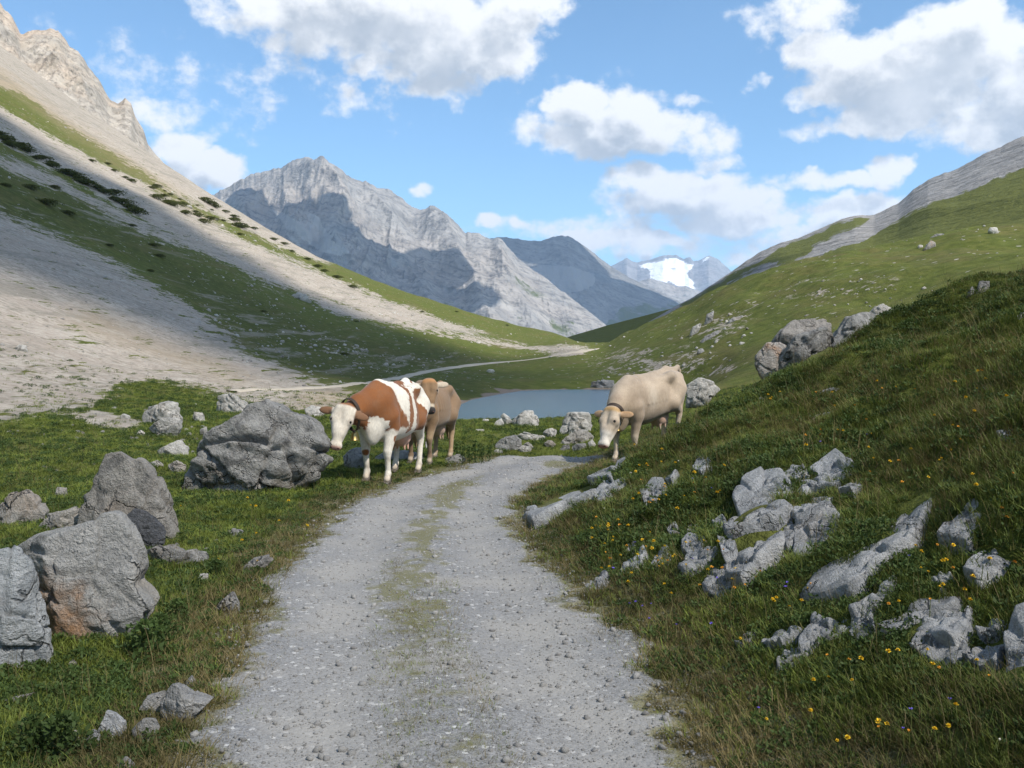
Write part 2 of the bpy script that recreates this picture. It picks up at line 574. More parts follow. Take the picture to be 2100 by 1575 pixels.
def zones(x, y, z):
    u, v = project(x, y, z)
    d = np.hypot(x, y)
    ok = (y > 20) & (u > -900) & (u < 2600)
    wu = 26 * fbm(x / 9, y / 22, octv=4, seed=51); wv = 11 * fbm(x / 9, y / 22, octv=4, seed=52)

    def paint(zs):
        r = np.zeros(x.shape)
        for poly, s, *soft in zs:
            a = 0; f = soft[0] if soft else 1.0
            for k in range(8):
                rad = 1.0 if k % 2 else .5
                du = 40 * f * rad * math.cos(k * .785 + .4); dv = 17 * f * rad * math.sin(k * .785 + .4)
                a = a + in_poly(u + wu * (.3 + .7 * f) + du, v + wv * (.3 + .7 * f) + dv, poly)
            r = np.maximum(r, s * a / 8)
        return np.where(ok, r, 0)
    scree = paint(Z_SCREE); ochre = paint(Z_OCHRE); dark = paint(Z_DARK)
    # shore of the pond
    shore = np.zeros(x.shape)
    m = (y > 28) & (y < 95) & (x > -14) & (x < 24)
    if np.any(m):
        sd = poly_sd(x[m], y[m], POND) + .9 * fbm(x[m] / 2.5, y[m] / 3, octv=3, seed=61)
        wide = .5 + 1.5 * sm(y[m], 48, 56) * (1 - .6 * sm(x[m], 0, 5))
        shore[m] = 1 - sm(sd, wide * .6, wide)
    dry = sm(path_inside(x, y) + .25 * fbm(x / .5, y / .5, octv=3, seed=62), -.75, .05) * (y < 22)
    return scree, ochre, dark, shore, dry


def build_ground():
    inner = np.radians(np.linspace(-33, 33, 760))
    left = np.radians(np.concatenate([np.linspace(-180, -60, 26), np.linspace(-57, -33.2, 34)]))
    az = np.concatenate([left, inner, -left[::-1]])
    az[-1] = math.pi
    dist = np.concatenate([[.02, .25], np.geomspace(.7, 3, 26)[:-1], np.geomspace(3, 960, 500)])
    A, D = np.meshgrid(az, dist)
    X = D * np.sin(A); Y = D * np.cos(A)
    Z = height(X, Y)
    back = sm(np.abs(A), 1.3, 2.2)
    Z = Z * (1 - back * sm(D, 10, 60) * .0)
    V = np.stack([X, Y, Z], -1).reshape(-1, 3)
    me = mesh_from('ground', V, grid_faces(len(dist), len(az))[:, ::-1].copy(), MAT['ground'])
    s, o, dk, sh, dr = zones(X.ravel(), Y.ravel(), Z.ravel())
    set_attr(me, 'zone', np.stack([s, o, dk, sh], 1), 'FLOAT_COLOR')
    set_attr(me, 'dry', dr)
    return link('ground', me, kind='structure', label='alpine meadow ground with talus slope and right bank')
# ------------------------------------------------------------------ materials
MAT = {}


def mat_ground():
    m, nt, b, out = new_mat('alpine_ground')
    geo = nt.nodes.new('ShaderNodeNewGeometry'); P = geo.outputs['Position']
    z = attr(nt, 'zone'); sep = nt.nodes.new('ShaderNodeSeparateColor'); nt.links.new(z.outputs['Color'], sep.inputs[0])
    scree_a, ochre_a, dark_a, shore_a = sep.outputs[0], sep.outputs[1], sep.outputs[2], z.outputs['Alpha']
    dry_a = attr(nt, 'dry').outputs['Fac']
    Pst = vmath(nt, 'MULTIPLY', P, (1.0, .28, 1.0))   # stretched along the valley
    n_big = noise(nt, P, .05, 4, .55)
    n_mid = noise(nt, Pst, .35, 5, .6)
    n_fine = noise(nt, P, 2.2, 6, .65)
    n_vfine = noise(nt, P, 14.0, 5, .65)
    # grass turf
    g = mixc(nt, sstep(nt, n_fine, .35, .68), (.062, .082, .016), (.140, .165, .036))
    g = mixc(nt, math_node(nt, 'MULTIPLY', sstep(nt, n_mid, .45, .7), .65), g, (.150, .130, .048))
    g = mixc(nt, math_node(nt, 'MULTIPLY', sstep(nt, n_big, .42, .62), .5), g, (.092, .112, .024))
    g = mixc(nt, math_node(nt, 'MULTIPLY', sstep(nt, n_vfine, .5, .72), .45), g, (.042, .052, .014))
    g = mixc(nt, math_node(nt, 'MULTIPLY', dark_a, .7), g, (.046, .056, .016))  # dark green band, deepened so the turf colour holds some cloud shade
    tus = noise(nt, P, 1.1, 6, .75)
    g = mixc(nt, math_node(nt, 'MULTIPLY', sstep(nt, tus, .50, .62), .6), g, (.050, .058, .016))
    g = mixc(nt, math_node(nt, 'MULTIPLY', math_node(nt, 'SUBTRACT', 1.0, sstep(nt, tus, .38, .50)), .5), g, (.165, .165, .050))
    n_m3 = noise(nt, vmath(nt, 'MULTIPLY', P, (1.0, .4, 1.0)), .12, 5, .7)
    g = mixc(nt, math_node(nt, 'MULTIPLY', sstep(nt, n_m3, .52, .66), .5), g, (.135, .115, .050))
    # small pale stones lying in the turf, denser below the scree
    vor = nt.nodes.new('ShaderNodeTexVoronoi'); vor.inputs['Scale'].default_value = 1.1
    nt.links.new(P, vor.inputs['Vector'])
    vcol = nt.nodes.new('ShaderNodeSeparateColor'); nt.links.new(vor.outputs['Color'], vcol.inputs[0])
    rad = math_node(nt, 'MULTIPLY', math_node(nt, 'POWER', vcol.outputs[0], 3.0), .34)
    st = math_node(nt, 'LESS_THAN', math_node(nt, 'ADD', vor.outputs['Distance'], math_node(nt, 'MULTIPLY', n_vfine, .12)), rad)
    far_m = nt.nodes.new('ShaderNodeVectorMath'); far_m.operation = 'LENGTH'; nt.links.new(P, far_m.inputs[0])
    st = math_node(nt, 'MULTIPLY', st, sstep(nt, far_m.outputs['Value'], 45, 75))
    g = mixc(nt, math_node(nt, 'MULTIPLY', st, .8), g, (.40, .385, .35))
    # scree: pale limestone rubble with speckle
    n_m2 = noise(nt, P, .75, 6, .72)
    sc = mixc(nt, sstep(nt, n_fine, .32, .66), (.26, .222, .182), (.45, .40, .345))
    sc = mixc(nt, sstep(nt, noise(nt, P, 6.0, 4, .8), .50, .70), sc, (.48, .45, .40))
    sc = mixc(nt, math_node(nt, 'MULTIPLY', sstep(nt, noise(nt, P, 2.6, 5, .8), .52, .66), .75), sc, (.135, .125, .105))
    sc = mixc(nt, math_node(nt, 'MULTIPLY', sstep(nt, n_m2, .50, .64), .45), sc, (.20, .195, .165))
    sc = mixc(nt, math_node(nt, 'MULTIPLY', sstep(nt, noise(nt, vmath(nt, 'MULTIPLY', P, (.22, 1.0, .22)), .22, 5, .65), .46, .62), .5), sc, (.34, .29, .245))
    sc = mixc(nt, math_node(nt, 'MULTIPLY', ochre_a, math_node(nt, 'MULTIPLY', n_m2, 1.0)), sc, (.34, .26, .175))
    # long streaks of finer and coarser debris, parallel to the foot of the slope
    strk = noise(nt, vmath(nt, 'MULTIPLY', P, (1.0, .10, 1.0)), .30, 6, .72)
    sc = mixc(nt, math_node(nt, 'MULTIPLY', sstep(nt, strk, .50, .60), .55), sc, (.19, .18, .15))
    sc = mixc(nt, math_node(nt, 'MULTIPLY', sstep(nt, noise(nt, P, .28, 6, .75), .52, .62), .40), sc, (.47, .43, .375))
    # tufts of turf in the scree
    tuft = noise(nt, vmath(nt, 'MULTIPLY', P, (1.0, .35, 1.0)), .55, 5, .72)
    edge = math_node(nt, 'ADD', scree_a, math_node(nt, 'MULTIPLY_ADD', tuft, 3.0, -1.42))
    edge = math_node(nt, 'ADD', edge, math_node(nt, 'MULTIPLY_ADD', n_fine, 1.1, -.55))
    tiny = noise(nt, vmath(nt, 'MULTIPLY', P, (1.0, .16, 1.0)), 1.3, 4, .7)
    edge = math_node(nt, 'SUBTRACT', edge, sstep(nt, tiny, .57, .66, 0.0, .75))
    fac = math_node(nt, 'MULTIPLY', sstep(nt, edge, .42, .60), sstep(nt, scree_a, .04, .2))
    bare = math_node(nt, 'MULTIPLY', math_node(nt, 'MULTIPLY', sstep(nt, strk, .56, .62), sstep(nt, far_m.outputs['Value'], 50, 90)), .6)
    fac = math_node(nt, 'MAXIMUM', fac, math_node(nt, 'MULTIPLY', bare, sstep(nt, dark_a, .2, .6)))
    c = mixc(nt, fac, g, sc)
    c = mixc(nt, math_node(nt, 'MULTIPLY', ochre_a, math_node(nt, 'SUBTRACT', .75, math_node(nt, 'MULTIPLY', n_mid, .8))), c, (.25, .20, .115))
    # shore mud
    mud = mixc(nt, n_fine, (.16, .125, .10), (.30, .25, .21))
    c = mixc(nt, sstep(nt, shore_a, .3, .7), c, mud)
    # worn turf and grit by the track
    worn = mixc(nt, sstep(nt, n_vfine, .4, .65), (.145, .125, .055), (.27, .255, .22))
    c = mixc(nt, math_node(nt, 'MULTIPLY', dry_a, sstep(nt, n_fine, .3, .6, .4, 1.0)), c, worn)
    nt.links.new(c, b.inputs['Base Color'])
    b.inputs['Roughness'].default_value = .95
    b.inputs['Specular IOR Level'].default_value = .1
    h = math_node(nt, 'MULTIPLY_ADD', n_fine, .7, math_node(nt, 'MULTIPLY', n_vfine, .25))
    h = math_node(nt, 'ADD', h, math_node(nt, 'MULTIPLY', st, .25))
    bump(nt, b, h, .8, .35)
    return m


def mat_path():
    m, nt, b, out = new_mat('gravel')
    geo = nt.nodes.new('ShaderNodeNewGeometry'); P = geo.outputs['Position']
    turf_a = attr(nt, 'turf').outputs['Fac']
    v = nt.nodes.new('ShaderNodeTexVoronoi'); v.inputs['Scale'].default_value = 95; nt.links.new(P, v.inputs['Vector'])
    v2 = nt.nodes.new('ShaderNodeTexVoronoi'); v2.inputs['Scale'].default_value = 42; nt.links.new(P, v2.inputs['Vector'])
    s1 = nt.nodes.new('ShaderNodeSeparateColor'); nt.links.new(v.outputs['Color'], s1.inputs[0])
    s2 = nt.nodes.new('ShaderNodeSeparateColor'); nt.links.new(v2.outputs['Color'], s2.inputs[0])
    n1 = noise(nt, P, 1.3, 5, .6); n2 = noise(nt, P, 9, 5, .65); n3 = noise(nt, P, 120, 3, .6)
    rut = attr(nt, 'rut').outputs['Fac']
    c = mixc(nt, s1.outputs[0], (.125, .128, .132), (.262, .263, .266))
    c = mixc(nt, sstep(nt, s2.outputs[1], .95, .97), c, (.42, .42, .415))
    c = mixc(nt, math_node(nt, 'MULTIPLY', sstep(nt, n1, .45, .65), .55), c, (.30, .285, .26))
    c = mixc(nt, math_node(nt, 'MULTIPLY', sstep(nt, n2, .5, .7), .5), c, (.19, .195, .205))
    c = mixc(nt, math_node(nt, 'MULTIPLY', rut, sstep(nt, n1, .3, .6, .25, .7)), c, mixc(nt, n2, (.25, .242, .228), (.33, .32, .302)))
    turf = mixc(nt, n2, (.095, .098, .034), (.17, .155, .072))
    tf = sstep(nt, math_node(nt, 'ADD', turf_a, math_node(nt, 'MULTIPLY_ADD', n2, 1.3, -.65)), .26, .60)
    c = mixc(nt, math_node(nt, 'MULTIPLY', tf, sstep(nt, n3, .3, .6, .45, .95)), c, turf)
    nt.links.new(c, b.inputs['Base Color'])
    b.inputs['Roughness'].default_value = .9
    h = math_node(nt, 'ADD', math_node(nt, 'MULTIPLY', v2.outputs['Distance'], -1.0), math_node(nt, 'MULTIPLY', v.outputs['Distance'], -.5))
    h = math_node(nt, 'ADD', h, math_node(nt, 'MULTIPLY', n2, .8))
    bump(nt, b, h, .4, .009)
    return m


def mat_rock(name, lo, hi, warm=(.33, .26, .19), warm_amt=.3, dark=(.10, .105, .11), dark_amt=.5, crack=1.0, stain=None, scl=1.0, vein=0.0):
    m, nt, b, out = new_mat(name)
    tc = nt.nodes.new('ShaderNodeTexCoord')
    oi = nt.nodes.new('ShaderNodeObjectInfo')
    P = vmath(nt, 'ADD', tc.outputs['Object'], vmath(nt, 'MULTIPLY', oi.outputs['Random'], (37.0, 19.0, 53.0)))
    cb = nt.nodes.new('ShaderNodeCombineXYZ')
    for i, k in enumerate((37.0, 19.0, 53.0)):
        nt.links.new(math_node(nt, 'MULTIPLY', oi.outputs['Random'], k), cb.inputs[i])
    P = vmath(nt, 'ADD', tc.outputs['Object'], cb.outputs[0])
    n1 = noise(nt, P, 1.6 * scl, 6, .62); n2 = noise(nt, P, 7 * scl, 7, .7); n3 = noise(nt, P, 34 * scl, 5, .7)
    n4 = noise(nt, P, 2.4 * scl, 5, .65, dist=1.2)
    c = mixc(nt, sstep(nt, n2, .3, .7), lo, hi)
    c = mixc(nt, math_node(nt, 'MULTIPLY', sstep(nt, n1, .5, .68), warm_amt), c, warm)
    c = mixc(nt, math_node(nt, 'MULTIPLY', sstep(nt, n4, .54, .66), dark_amt), c, dark)
    c = mixc(nt, math_node(nt, 'MULTIPLY', sstep(nt, n3, .5, .72), .4), c, tuple(min(.75, x * 1.35) for x in hi))
    wv = nt.nodes.new('ShaderNodeTexVoronoi'); wv.feature = 'DISTANCE_TO_EDGE'
    wv.inputs['Scale'].default_value = 2.3 * scl
    wp = vmath(nt, 'ADD', P, vmath(nt, 'MULTIPLY', vmath(nt, 'SUBTRACT', noise(nt, P, 3.0 * scl, 4, .6, 'Color'), (.5, .5, .5)), (.6, .6, .6)))
    nt.links.new(wp, wv.inputs['Vector'])
    ck = sstep(nt, wv.outputs['Distance'], .0, .035, 1.0, 0.0)
    ckm = math_node(nt, 'MULTIPLY', ck, sstep(nt, n1, .42, .6))
    c = mixc(nt, math_node(nt, 'MULTIPLY', ckm, .75 * crack), c, (.06, .058, .055))
    if vein:
        wv2 = noise(nt, vmath(nt, 'MULTIPLY', P, (2.0, 2.0, 11.0)), 1.6 * scl, 5, .6, dist=.8)
        c = mixc(nt, math_node(nt, 'MULTIPLY', sstep(nt, wv2, .56, .66), vein), c, (.52, .53, .54))
    if stain:
        pos, rad, col = stain
        dd = vmath(nt, 'LENGTH', vmath(nt, 'SUBTRACT', tc.outputs['Object'], pos))
        f = sstep(nt, math_node(nt, 'ADD', dd, math_node(nt, 'MULTIPLY_ADD', n2, 1.2 * rad, -.6 * rad)), rad * .35, rad, 1.0, 0.0)
        c = mixc(nt, math_node(nt, 'MULTIPLY', f, .85), c, col)
    br = math_node(nt, 'MULTIPLY_ADD', oi.outputs['Random'], .3, .85)
    hs = nt.nodes.new('ShaderNodeHueSaturation'); nt.links.new(br, hs.inputs['Value']); nt.links.new(c, hs.inputs['Color'])
    nt.links.new(hs.outputs[0], b.inputs['Base Color'])
    b.inputs['Roughness'].default_value = .88
    h = math_node(nt, 'ADD', math_node(nt, 'MULTIPLY', n2, .8), math_node(nt, 'MULTIPLY', n3, .65))
    h = math_node(nt, 'SUBTRACT', h, math_node(nt, 'MULTIPLY', ckm, .55 * crack))
    bump(nt, b, h, 1.0, .09 / scl)
    return m


def mat_grass(name, base, tip, dry, dry_amt=.25):
    m, nt, b, out = new_mat(name)
    t = attr(nt, 't').outputs['Fac']; r = attr(nt, 'r').outputs['Fac']
    oi = nt.nodes.new('ShaderNodeObjectInfo')
    c = mixc(nt, t, base, tip)
    f = math_node(nt, 'ADD', math_node(nt, 'MULTIPLY', r, .6), math_node(nt, 'MULTIPLY', oi.outputs['Random'], .4))
    c = mixc(nt, sstep(nt, f, 1 - dry_amt * 1.6, 1.0 - dry_amt * .3), c, dry)
    geo = nt.nodes.new('ShaderNodeNewGeometry')
    patch = noise(nt, geo.outputs['Position'], .9, 3, .6)
    c = mixc(nt, sstep(nt, patch, .4, .65, 0.0, .55), c, tuple(.7 * x for x in base))
    nt.links.new(c, b.inputs['Base Color'])
    b.inputs['Roughness'].default_value = .6
    b.inputs['Specular IOR Level'].default_value = .2
    tr = nt.nodes.new('ShaderNodeBsdfTranslucent'); nt.links.new(c, tr.inputs[0])
    mx = nt.nodes.new('ShaderNodeMixShader'); mx.inputs[0].default_value = .3
    nt.links.new(b.outputs[0], mx.inputs[1]); nt.links.new(tr.outputs[0], mx.inputs[2])
    nt.links.new(mx.outputs[0], out.inputs[0])
    return m


def mat_plain(name, col, rough=.8, metal=0.0, var=.15, scale=20.0, bmp=0.0):
    m, nt, b, out = new_mat(name)
    tc = nt.nodes.new('ShaderNodeTexCoord')
    n = noise(nt, tc.outputs['Object'], scale, 4, .6)
    c = mixc(nt, n, tuple(x * (1 - var) for x in col), tuple(min(1, x * (1 + var)) for x in col))
    nt.links.new(c, b.inputs['Base Color'])
    b.inputs['Roughness'].default_value = rough; b.inputs['Metallic'].default_value = metal
    if bmp:
        bump(nt, b, n, bmp, .01)
    return m


def mat_mountain(name, lo, hi, green=(.07, .085, .035), scale=1.0, strata=.5, pink=.3):
    m, nt, b, out = new_mat(name)
    geo = nt.nodes.new('ShaderNodeNewGeometry'); P = geo.outputs['Position']
    z = attr(nt, 'zone'); sep = nt.nodes.new('ShaderNodeSeparateColor'); nt.links.new(z.outputs['Color'], sep.inputs[0])
    veg, scr, snow = sep.outputs[0], sep.outputs[1], sep.outputs[2]
    k = scale
    n1 = noise(nt, P, .0016 * k, 5, .6); n2 = noise(nt, P, .008 * k, 7, .68); n3 = noise(nt, P, .03 * k, 6, .7)
    c = mixc(nt, sstep(nt, n2, .3, .7), lo, hi)
    c = mixc(nt, math_node(nt, 'MULTIPLY', sstep(nt, n1, .45, .62), pink), c, (hi[0] * 1.05, hi[1] * .92, hi[2] * .82))
    # tilted strata
    tilt = vmath(nt, 'DOT_PRODUCT', P, (.28, .05, .95))
    cb = nt.nodes.new('ShaderNodeCombineXYZ')
    nt.links.new(math_node(nt, 'ADD', tilt, math_node(nt, 'MULTIPLY', n1, 160.0 / k)), cb.inputs[2])
    st = noise(nt, cb.outputs[0], .028 * k, 3, .7)
    c = mixc(nt, math_node(nt, 'MULTIPLY', sstep(nt, st, .5, .62), strata), c, tuple(.58 * x for x in lo))
    c = mixc(nt, math_node(nt, 'MULTIPLY', sstep(nt, n3, .50, .62), .6), c, tuple(.5 * x for x in lo))
    n5 = noise(nt, vmath(nt, 'MULTIPLY', P, (1.0, 1.0, .35)), .014 * k, 6, .72)
    c = mixc(nt, math_node(nt, 'MULTIPLY', sstep(nt, n5, .54, .66), .3), c, tuple(min(.6, 1.2 * x) for x in hi))
    scc = mixc(nt, n2, tuple(.95 * x for x in hi), tuple(min(.7, 1.15 * x) for x in hi))
    c = mixc(nt, sstep(nt, math_node(nt, 'ADD', scr, math_node(nt, 'MULTIPLY_ADD', n2, .6, -.3)), .4, .6), c, scc)
    c = mixc(nt, sstep(nt, math_node(nt, 'ADD', veg, math_node(nt, 'MULTIPLY_ADD', n2, 1.3, -.65)), .42, .62), c, mixc(nt, n3, green, tuple(1.6 * x for x in green)))
    c = mixc(nt, sstep(nt, math_node(nt, 'ADD', snow, math_node(nt, 'MULTIPLY_ADD', n2, .9, -.45)), .45, .55), c, (.88, .90, .93))
    nt.links.new(c, b.inputs['Base Color'])
    b.inputs['Roughness'].default_value = .95; b.inputs['Specular IOR Level'].default_value = .05
    h = math_node(nt, 'ADD', n2, math_node(nt, 'MULTIPLY', n3, .4))
    h = math_node(nt, 'ADD', h, math_node(nt, 'MULTIPLY', st, strata * .7))
    bump(nt, b, h, .9, 30.0 / k)
    return m


def mat_water():
    m, nt, b, out = new_mat('pond_water')
    b.inputs['Base Color'].default_value = (.045, .095, .13, 1)
    b.inputs['Roughness'].default_value = .16
    b.inputs['Specular IOR Level'].default_value = .5
    b.inputs['IOR'].default_value = 1.33
    geo = nt.nodes.new('ShaderNodeNewGeometry')
    n = noise(nt, vmath(nt, 'MULTIPLY', geo.outputs['Position'], (1.0, .6, 1)), 5.0, 4, .6)
    bump(nt, b, n, 1.0, .16)
    return m


MAT['ground'] = mat_ground()
MAT['path'] = mat_path()
MAT['rock_grey'] = mat_rock('grey_limestone', (.20, .20, .20), (.38, .375, .365))
MAT['rock_blue'] = mat_rock('blue_grey_limestone', (.25, .26, .272), (.46, .468, .478), warm=(.40, .33, .27), warm_amt=.22, dark=(.10, .105, .115), dark_amt=.3, crack=.9, scl=1.3, vein=.35)
MAT['rock_pale'] = mat_rock('pale_limestone', (.38, .365, .34), (.58, .56, .525), warm=(.50, .44, .37), warm_amt=.35, dark=(.20, .195, .19), dark_amt=.5, scl=1.2)
MAT['rock_dark'] = mat_rock('dark_boulder', (.19, .19, .187), (.40, .393, .375), warm=(.24, .20, .15), warm_amt=.5, dark=(.07, .07, .075), dark_amt=.6)
MAT['rock_warm'] = mat_rock('warm_limestone', (.26, .245, .225), (.43, .41, .38), warm=(.36, .29, .23), warm_amt=.55)
MAT['rock_slate'] = mat_rock('slate_stone', (.07, .075, .085), (.16, .165, .18), warm=(.10, .09, .08), warm_amt=.2, dark=(.04, .04, .05))
MAT['rock_orange'] = mat_rock('lichen_boulder', (.27, .255, .24), (.50, .47, .44), warm=(.46, .24, .11), warm_amt=.8, dark=(.09, .09, .09), dark_amt=.65)
MAT['grass'] = mat_grass('meadow_grass', (.074, .102, .020), (.190, .235, .052), (.25, .20, .085), .20)
MAT['grass_short'] = mat_grass('grazed_turf', (.120, .155, .028), (.245, .295, .056), (.23, .20, .07), .12)
MAT['grass_dry'] = mat_grass('worn_turf', (.07, .065, .022), (.17, .145, .055), (.27, .21, .10), .5)
MAT['herb'] = mat_grass('herb_leaves', (.042, .070, .020), (.090, .140, .040), (.12, .13, .04), .1)
MAT['needles'] = mat_grass('dwarf_pine', (.050, .062, .018), (.135, .150, .038), (.08, .085, .022), .1)
MAT['water'] = mat_water()
# ------------------------------------------------------------------ setting
GROUND = build_ground()


def build_path():
    ys = np.concatenate([np.linspace(-5, 2, 60)[:-1], np.geomspace(2, 18.3, 420)])
    q = np.linspace(-.16, 1.16, 90)
    l, r = path_edges(ys)
    Q, Yg = np.meshgrid(q, ys)
    L = l[:, None]; W = (r - l)[:, None]
    X = L + Q * W
    ins = path_inside(X, Yg) + .30 * fbm(X / .9, Yg / .9, octv=2, seed=71) * .6 + .16 * fbm(X / .22, Yg / .22, octv=3, seed=72)
    Z = height(X, Yg) + .016 - .10 * (1 - sm(ins, -.25, .12))
    V = np.stack([X, Yg, Z], -1).reshape(-1, 3)
    me = mesh_from('gravel_path', V, grid_faces(len(ys), len(q)), MAT['path'])
    qc = .50 + .05 * np.sin(Yg * .8)
    turf = np.exp(-((Q - qc) / .15) ** 2) * (.56 + .40 * fbm(X / 1.0, Yg / 2.0, octv=2, seed=73) + .55 * fbm(X / .16, Yg / .26, octv=3, seed=74)) * (.35 + .65 * sm(Yg, 4.5, 7.5)) * (1 - sm(Yg, 13, 15)) * 1.1
    turf = np.maximum(turf, (1 - sm(ins, -.05, .22)) * .8)
    isl = np.exp(-(((X - .75) / .28) ** 2 + ((Yg - 15.4) / .55) ** 2))
    turf = np.maximum(turf, isl)
    rut = np.exp(-((Q - .24) / .13) ** 2) + np.exp(-((Q - .77) / .13) ** 2)
    set_attr(me, 'rut', np.clip(rut, 0, 1).ravel())
    set_attr(me, 'turf', np.clip(turf, 0, 1).ravel())
    return link('gravel_path', me, kind='structure', label='grey gravel farm track curving to the right')


PATH = build_path()


def far_strip(name, pts, width, label):
    """a thin track drawn over the ground along pixel waypoints"""
    hits = [ground_hit(u, v) for u, v in pts]
    hits = [h for h in hits if h is not None]
    # resample
    P = np.array(hits)
    seg = np.r_[0, np.cumsum(np.hypot(np.diff(P[:, 0]), np.diff(P[:, 1])))]
    n = max(60, int(seg[-1] / .9))
    t = np.linspace(0, seg[-1], n)
    x = np.interp(t, seg, P[:, 0]); y = np.interp(t, seg, P[:, 1])
    for _ in range(20):
        x[1:-1] = (x[:-2] + 2 * x[1:-1] + x[2:]) / 4; y[1:-1] = (y[:-2] + 2 * y[1:-1] + y[2:]) / 4
    tx = np.gradient(x); ty = np.gradient(y); L = np.hypot(tx, ty) + 1e-9
    nx, ny = -ty / L, tx / L
    q = np.linspace(-1, 1, 7)
    wob = width * (1 + .25 * fbm(t / 4, t * 0, octv=3, seed=5)) * np.interp(y, [45, 90, 160], [.38, .6, 1.15])
    X = x[:, None] + nx[:, None] * q[None] * wob[:, None] / 2
    Y = y[:, None] + ny[:, None] * q[None] * wob[:, None] / 2
    Zc = height(x, y)
    Z = np.maximum(height(X, Y), (Zc - .15)[:, None]) + .06 - .25 * (np.abs(q)[None] > .95)
    me = mesh_from(name, np.stack([X, Y, Z], -1).reshape(-1, 3), grid_faces(n, 7), MAT['track'])
    return link(name, me, kind='structure', label=label)


MAT['track'] = mat_plain('pale_track', (.40, .355, .29), .95, 0, .2, .8)
far_strip('far_track', [(1218, 716), (1190, 722), (1150, 729), (1100, 735), (1040, 741), (980, 747), (920, 755), (870, 763), (830, 773), (780, 783), (720, 790), (640, 796), (560, 800), (475, 804)], 2.1, 'pale dirt track crossing the foot of the talus slope')


def build_pond():
    pts = np.array(POND); c = pts.mean(0)
    P = (pts - c) * 1.0
    P = P * (1 + 1.2 / np.linalg.norm(P, axis=1))[:, None] + c
    V = [(x, y, POND_Z) for x, y in P]
    me = mesh_from('pond', V, [list(range(len(V)))], MAT['water'], smooth=False)
    return link('pond', me, kind='structure', label='small blue mountain pond between the cows')


build_pond()


def skyline_mesh(name, sky, d_ridge, d_base, v_base, mat, n_u=420, n_d=70, gully=.06, crag=.02, zone_fn=None, seed=1, label='', prof=1.0, back=True, pad=250, spurs=()):
    """a mountain whose crest runs along a surveyed skyline, with spurs and gullies on its face"""
    u0, u1 = sky[0][0] - 0, sky[-1][0] + 0
    U = np.linspace(u0, u1, n_u)
    vs = interp(U, sky)
    t = np.linspace(0, 1, n_d)
    rows = []
    dr = interp(U, d_ridge) if isinstance(d_ridge, list) else np.full(n_u, float(d_ridge))
    db = interp(U, d_base) if isinstance(d_base, list) else np.full(n_u, float(d_base))
    vb = interp(U, v_base) if isinstance(v_base, list) else np.full(n_u, float(v_base))
    T, UU = np.meshgrid(t, U, indexing='ij')
    D = db[None] + (dr - db)[None] * T
    zr = EYE + (HORIZON - vs) / FPX * dr; zb = EYE + (HORIZON - vb) / FPX * db
    Z = zb[None] + (zr - zb)[None] * T ** prof
    rel = np.maximum(zr - zb, 1.0)[None]
    A = (UU - CU) / FPX
    X = A * D
    span = np.maximum((dr - db), 1)[None]
    xs = X / span
    # gullies run down the face
    wob = .35 * fbm(xs * 2.2, T * 2.0, octv=3, seed=seed + 1)
    g = ridged((xs + wob * .35) * 3.2, T * .9 + xs * .4, octv=5, seed=seed + 2) - .5
    g2 = .6 * fbm(xs * 9, T * 7, octv=4, seed=seed + 3) + 1.1 * (ridged(xs * 14 + wob, T * 6, octv=4, seed=seed + 4) - .5)
    env = np.sin(np.pi * np.clip(T, 0, 1) ** .85) ** .7
    dz = rel * env * (gully * 2.2 * g + crag * g2)
    for (ua, va_t, ub, vb_t, w, hgt) in spurs:
        # a spur from (ua, t) to (ub, t)
        uc = ua + (ub - ua) * np.clip((va_t - T) / max(1e-3, (va_t - vb_t)), 0, 1)
        uc = uc + 26 * fbm(T * 4, T * 0 + ua, octv=3, seed=seed + 9)
        on = sm(T, vb_t - .1, vb_t + .1) * (1 - sm(T, va_t - .12, va_t + .02))
        dz = dz + rel * hgt * on * np.maximum(0, 1 - np.abs(UU - uc) / w) ** 1.2
    D2 = D - dz * .8
    Z = Z + dz * .55
    jag = crag * rel[0] * .35 * fbm(U / 14, U * 0, octv=4, seed=seed + 5)
    Z[-1] += 0
    Z = Z + jag[None] * sm(T, .75, 1.0)
    X = A * D2
    P = np.stack([X, D2, Z], -1)
    if back:
        B = P[-1].copy(); B2 = B.copy()
        s = dr * .22
        B2[:, 1] += s; B2[:, 0] = A[-1] * B2[:, 1]; B2[:, 2] -= (zr - zb) * .75
        B1 = (B + B2) / 2; B1[:, 2] = B[:, 2] - (zr - zb) * .25
        P = np.concatenate([P, B1[None], B2[None]], 0)
    me = mesh_from(name, P.reshape(-1, 3), grid_faces(P.shape[0], n_u), mat)
    u2, v2 = project(P[..., 0].ravel(), P[..., 1].ravel(), P[..., 2].ravel())
    Tn = np.concatenate([T, np.ones((2, n_u)), ], 0).ravel() if back else T.ravel()
    zn = zone_fn(u2, v2, Tn, P.reshape(-1, 3)) if zone_fn else np.zeros((len(u2), 4))
    zn = np.asarray(zn)
    zn[:, 3] = 1
    set_attr(me, 'zone', zn, 'FLOAT_COLOR')
    return link(name, me, kind='structure', label=label)


def zpolys(u, v, veg, scr, snow, amp=10, seed=3):
    wu = amp * fbm(u / 30, v / 30, octv=4, seed=seed); wv = amp * fbm(u / 30, v / 30, octv=4, seed=seed + 5)
    out = np.zeros((len(u), 4))
    for k, zs in enumerate((veg, scr, snow)):
        for poly, s in zs:
            a = 0
            for j in range(4):
                a = a + in_poly(u + wu + 5 * math.cos(j * 1.57), v + wv + 5 * math.sin(j * 1.57), poly)
            out[:, k] = np.maximum(out[:, k], s * a / 4)
    return out


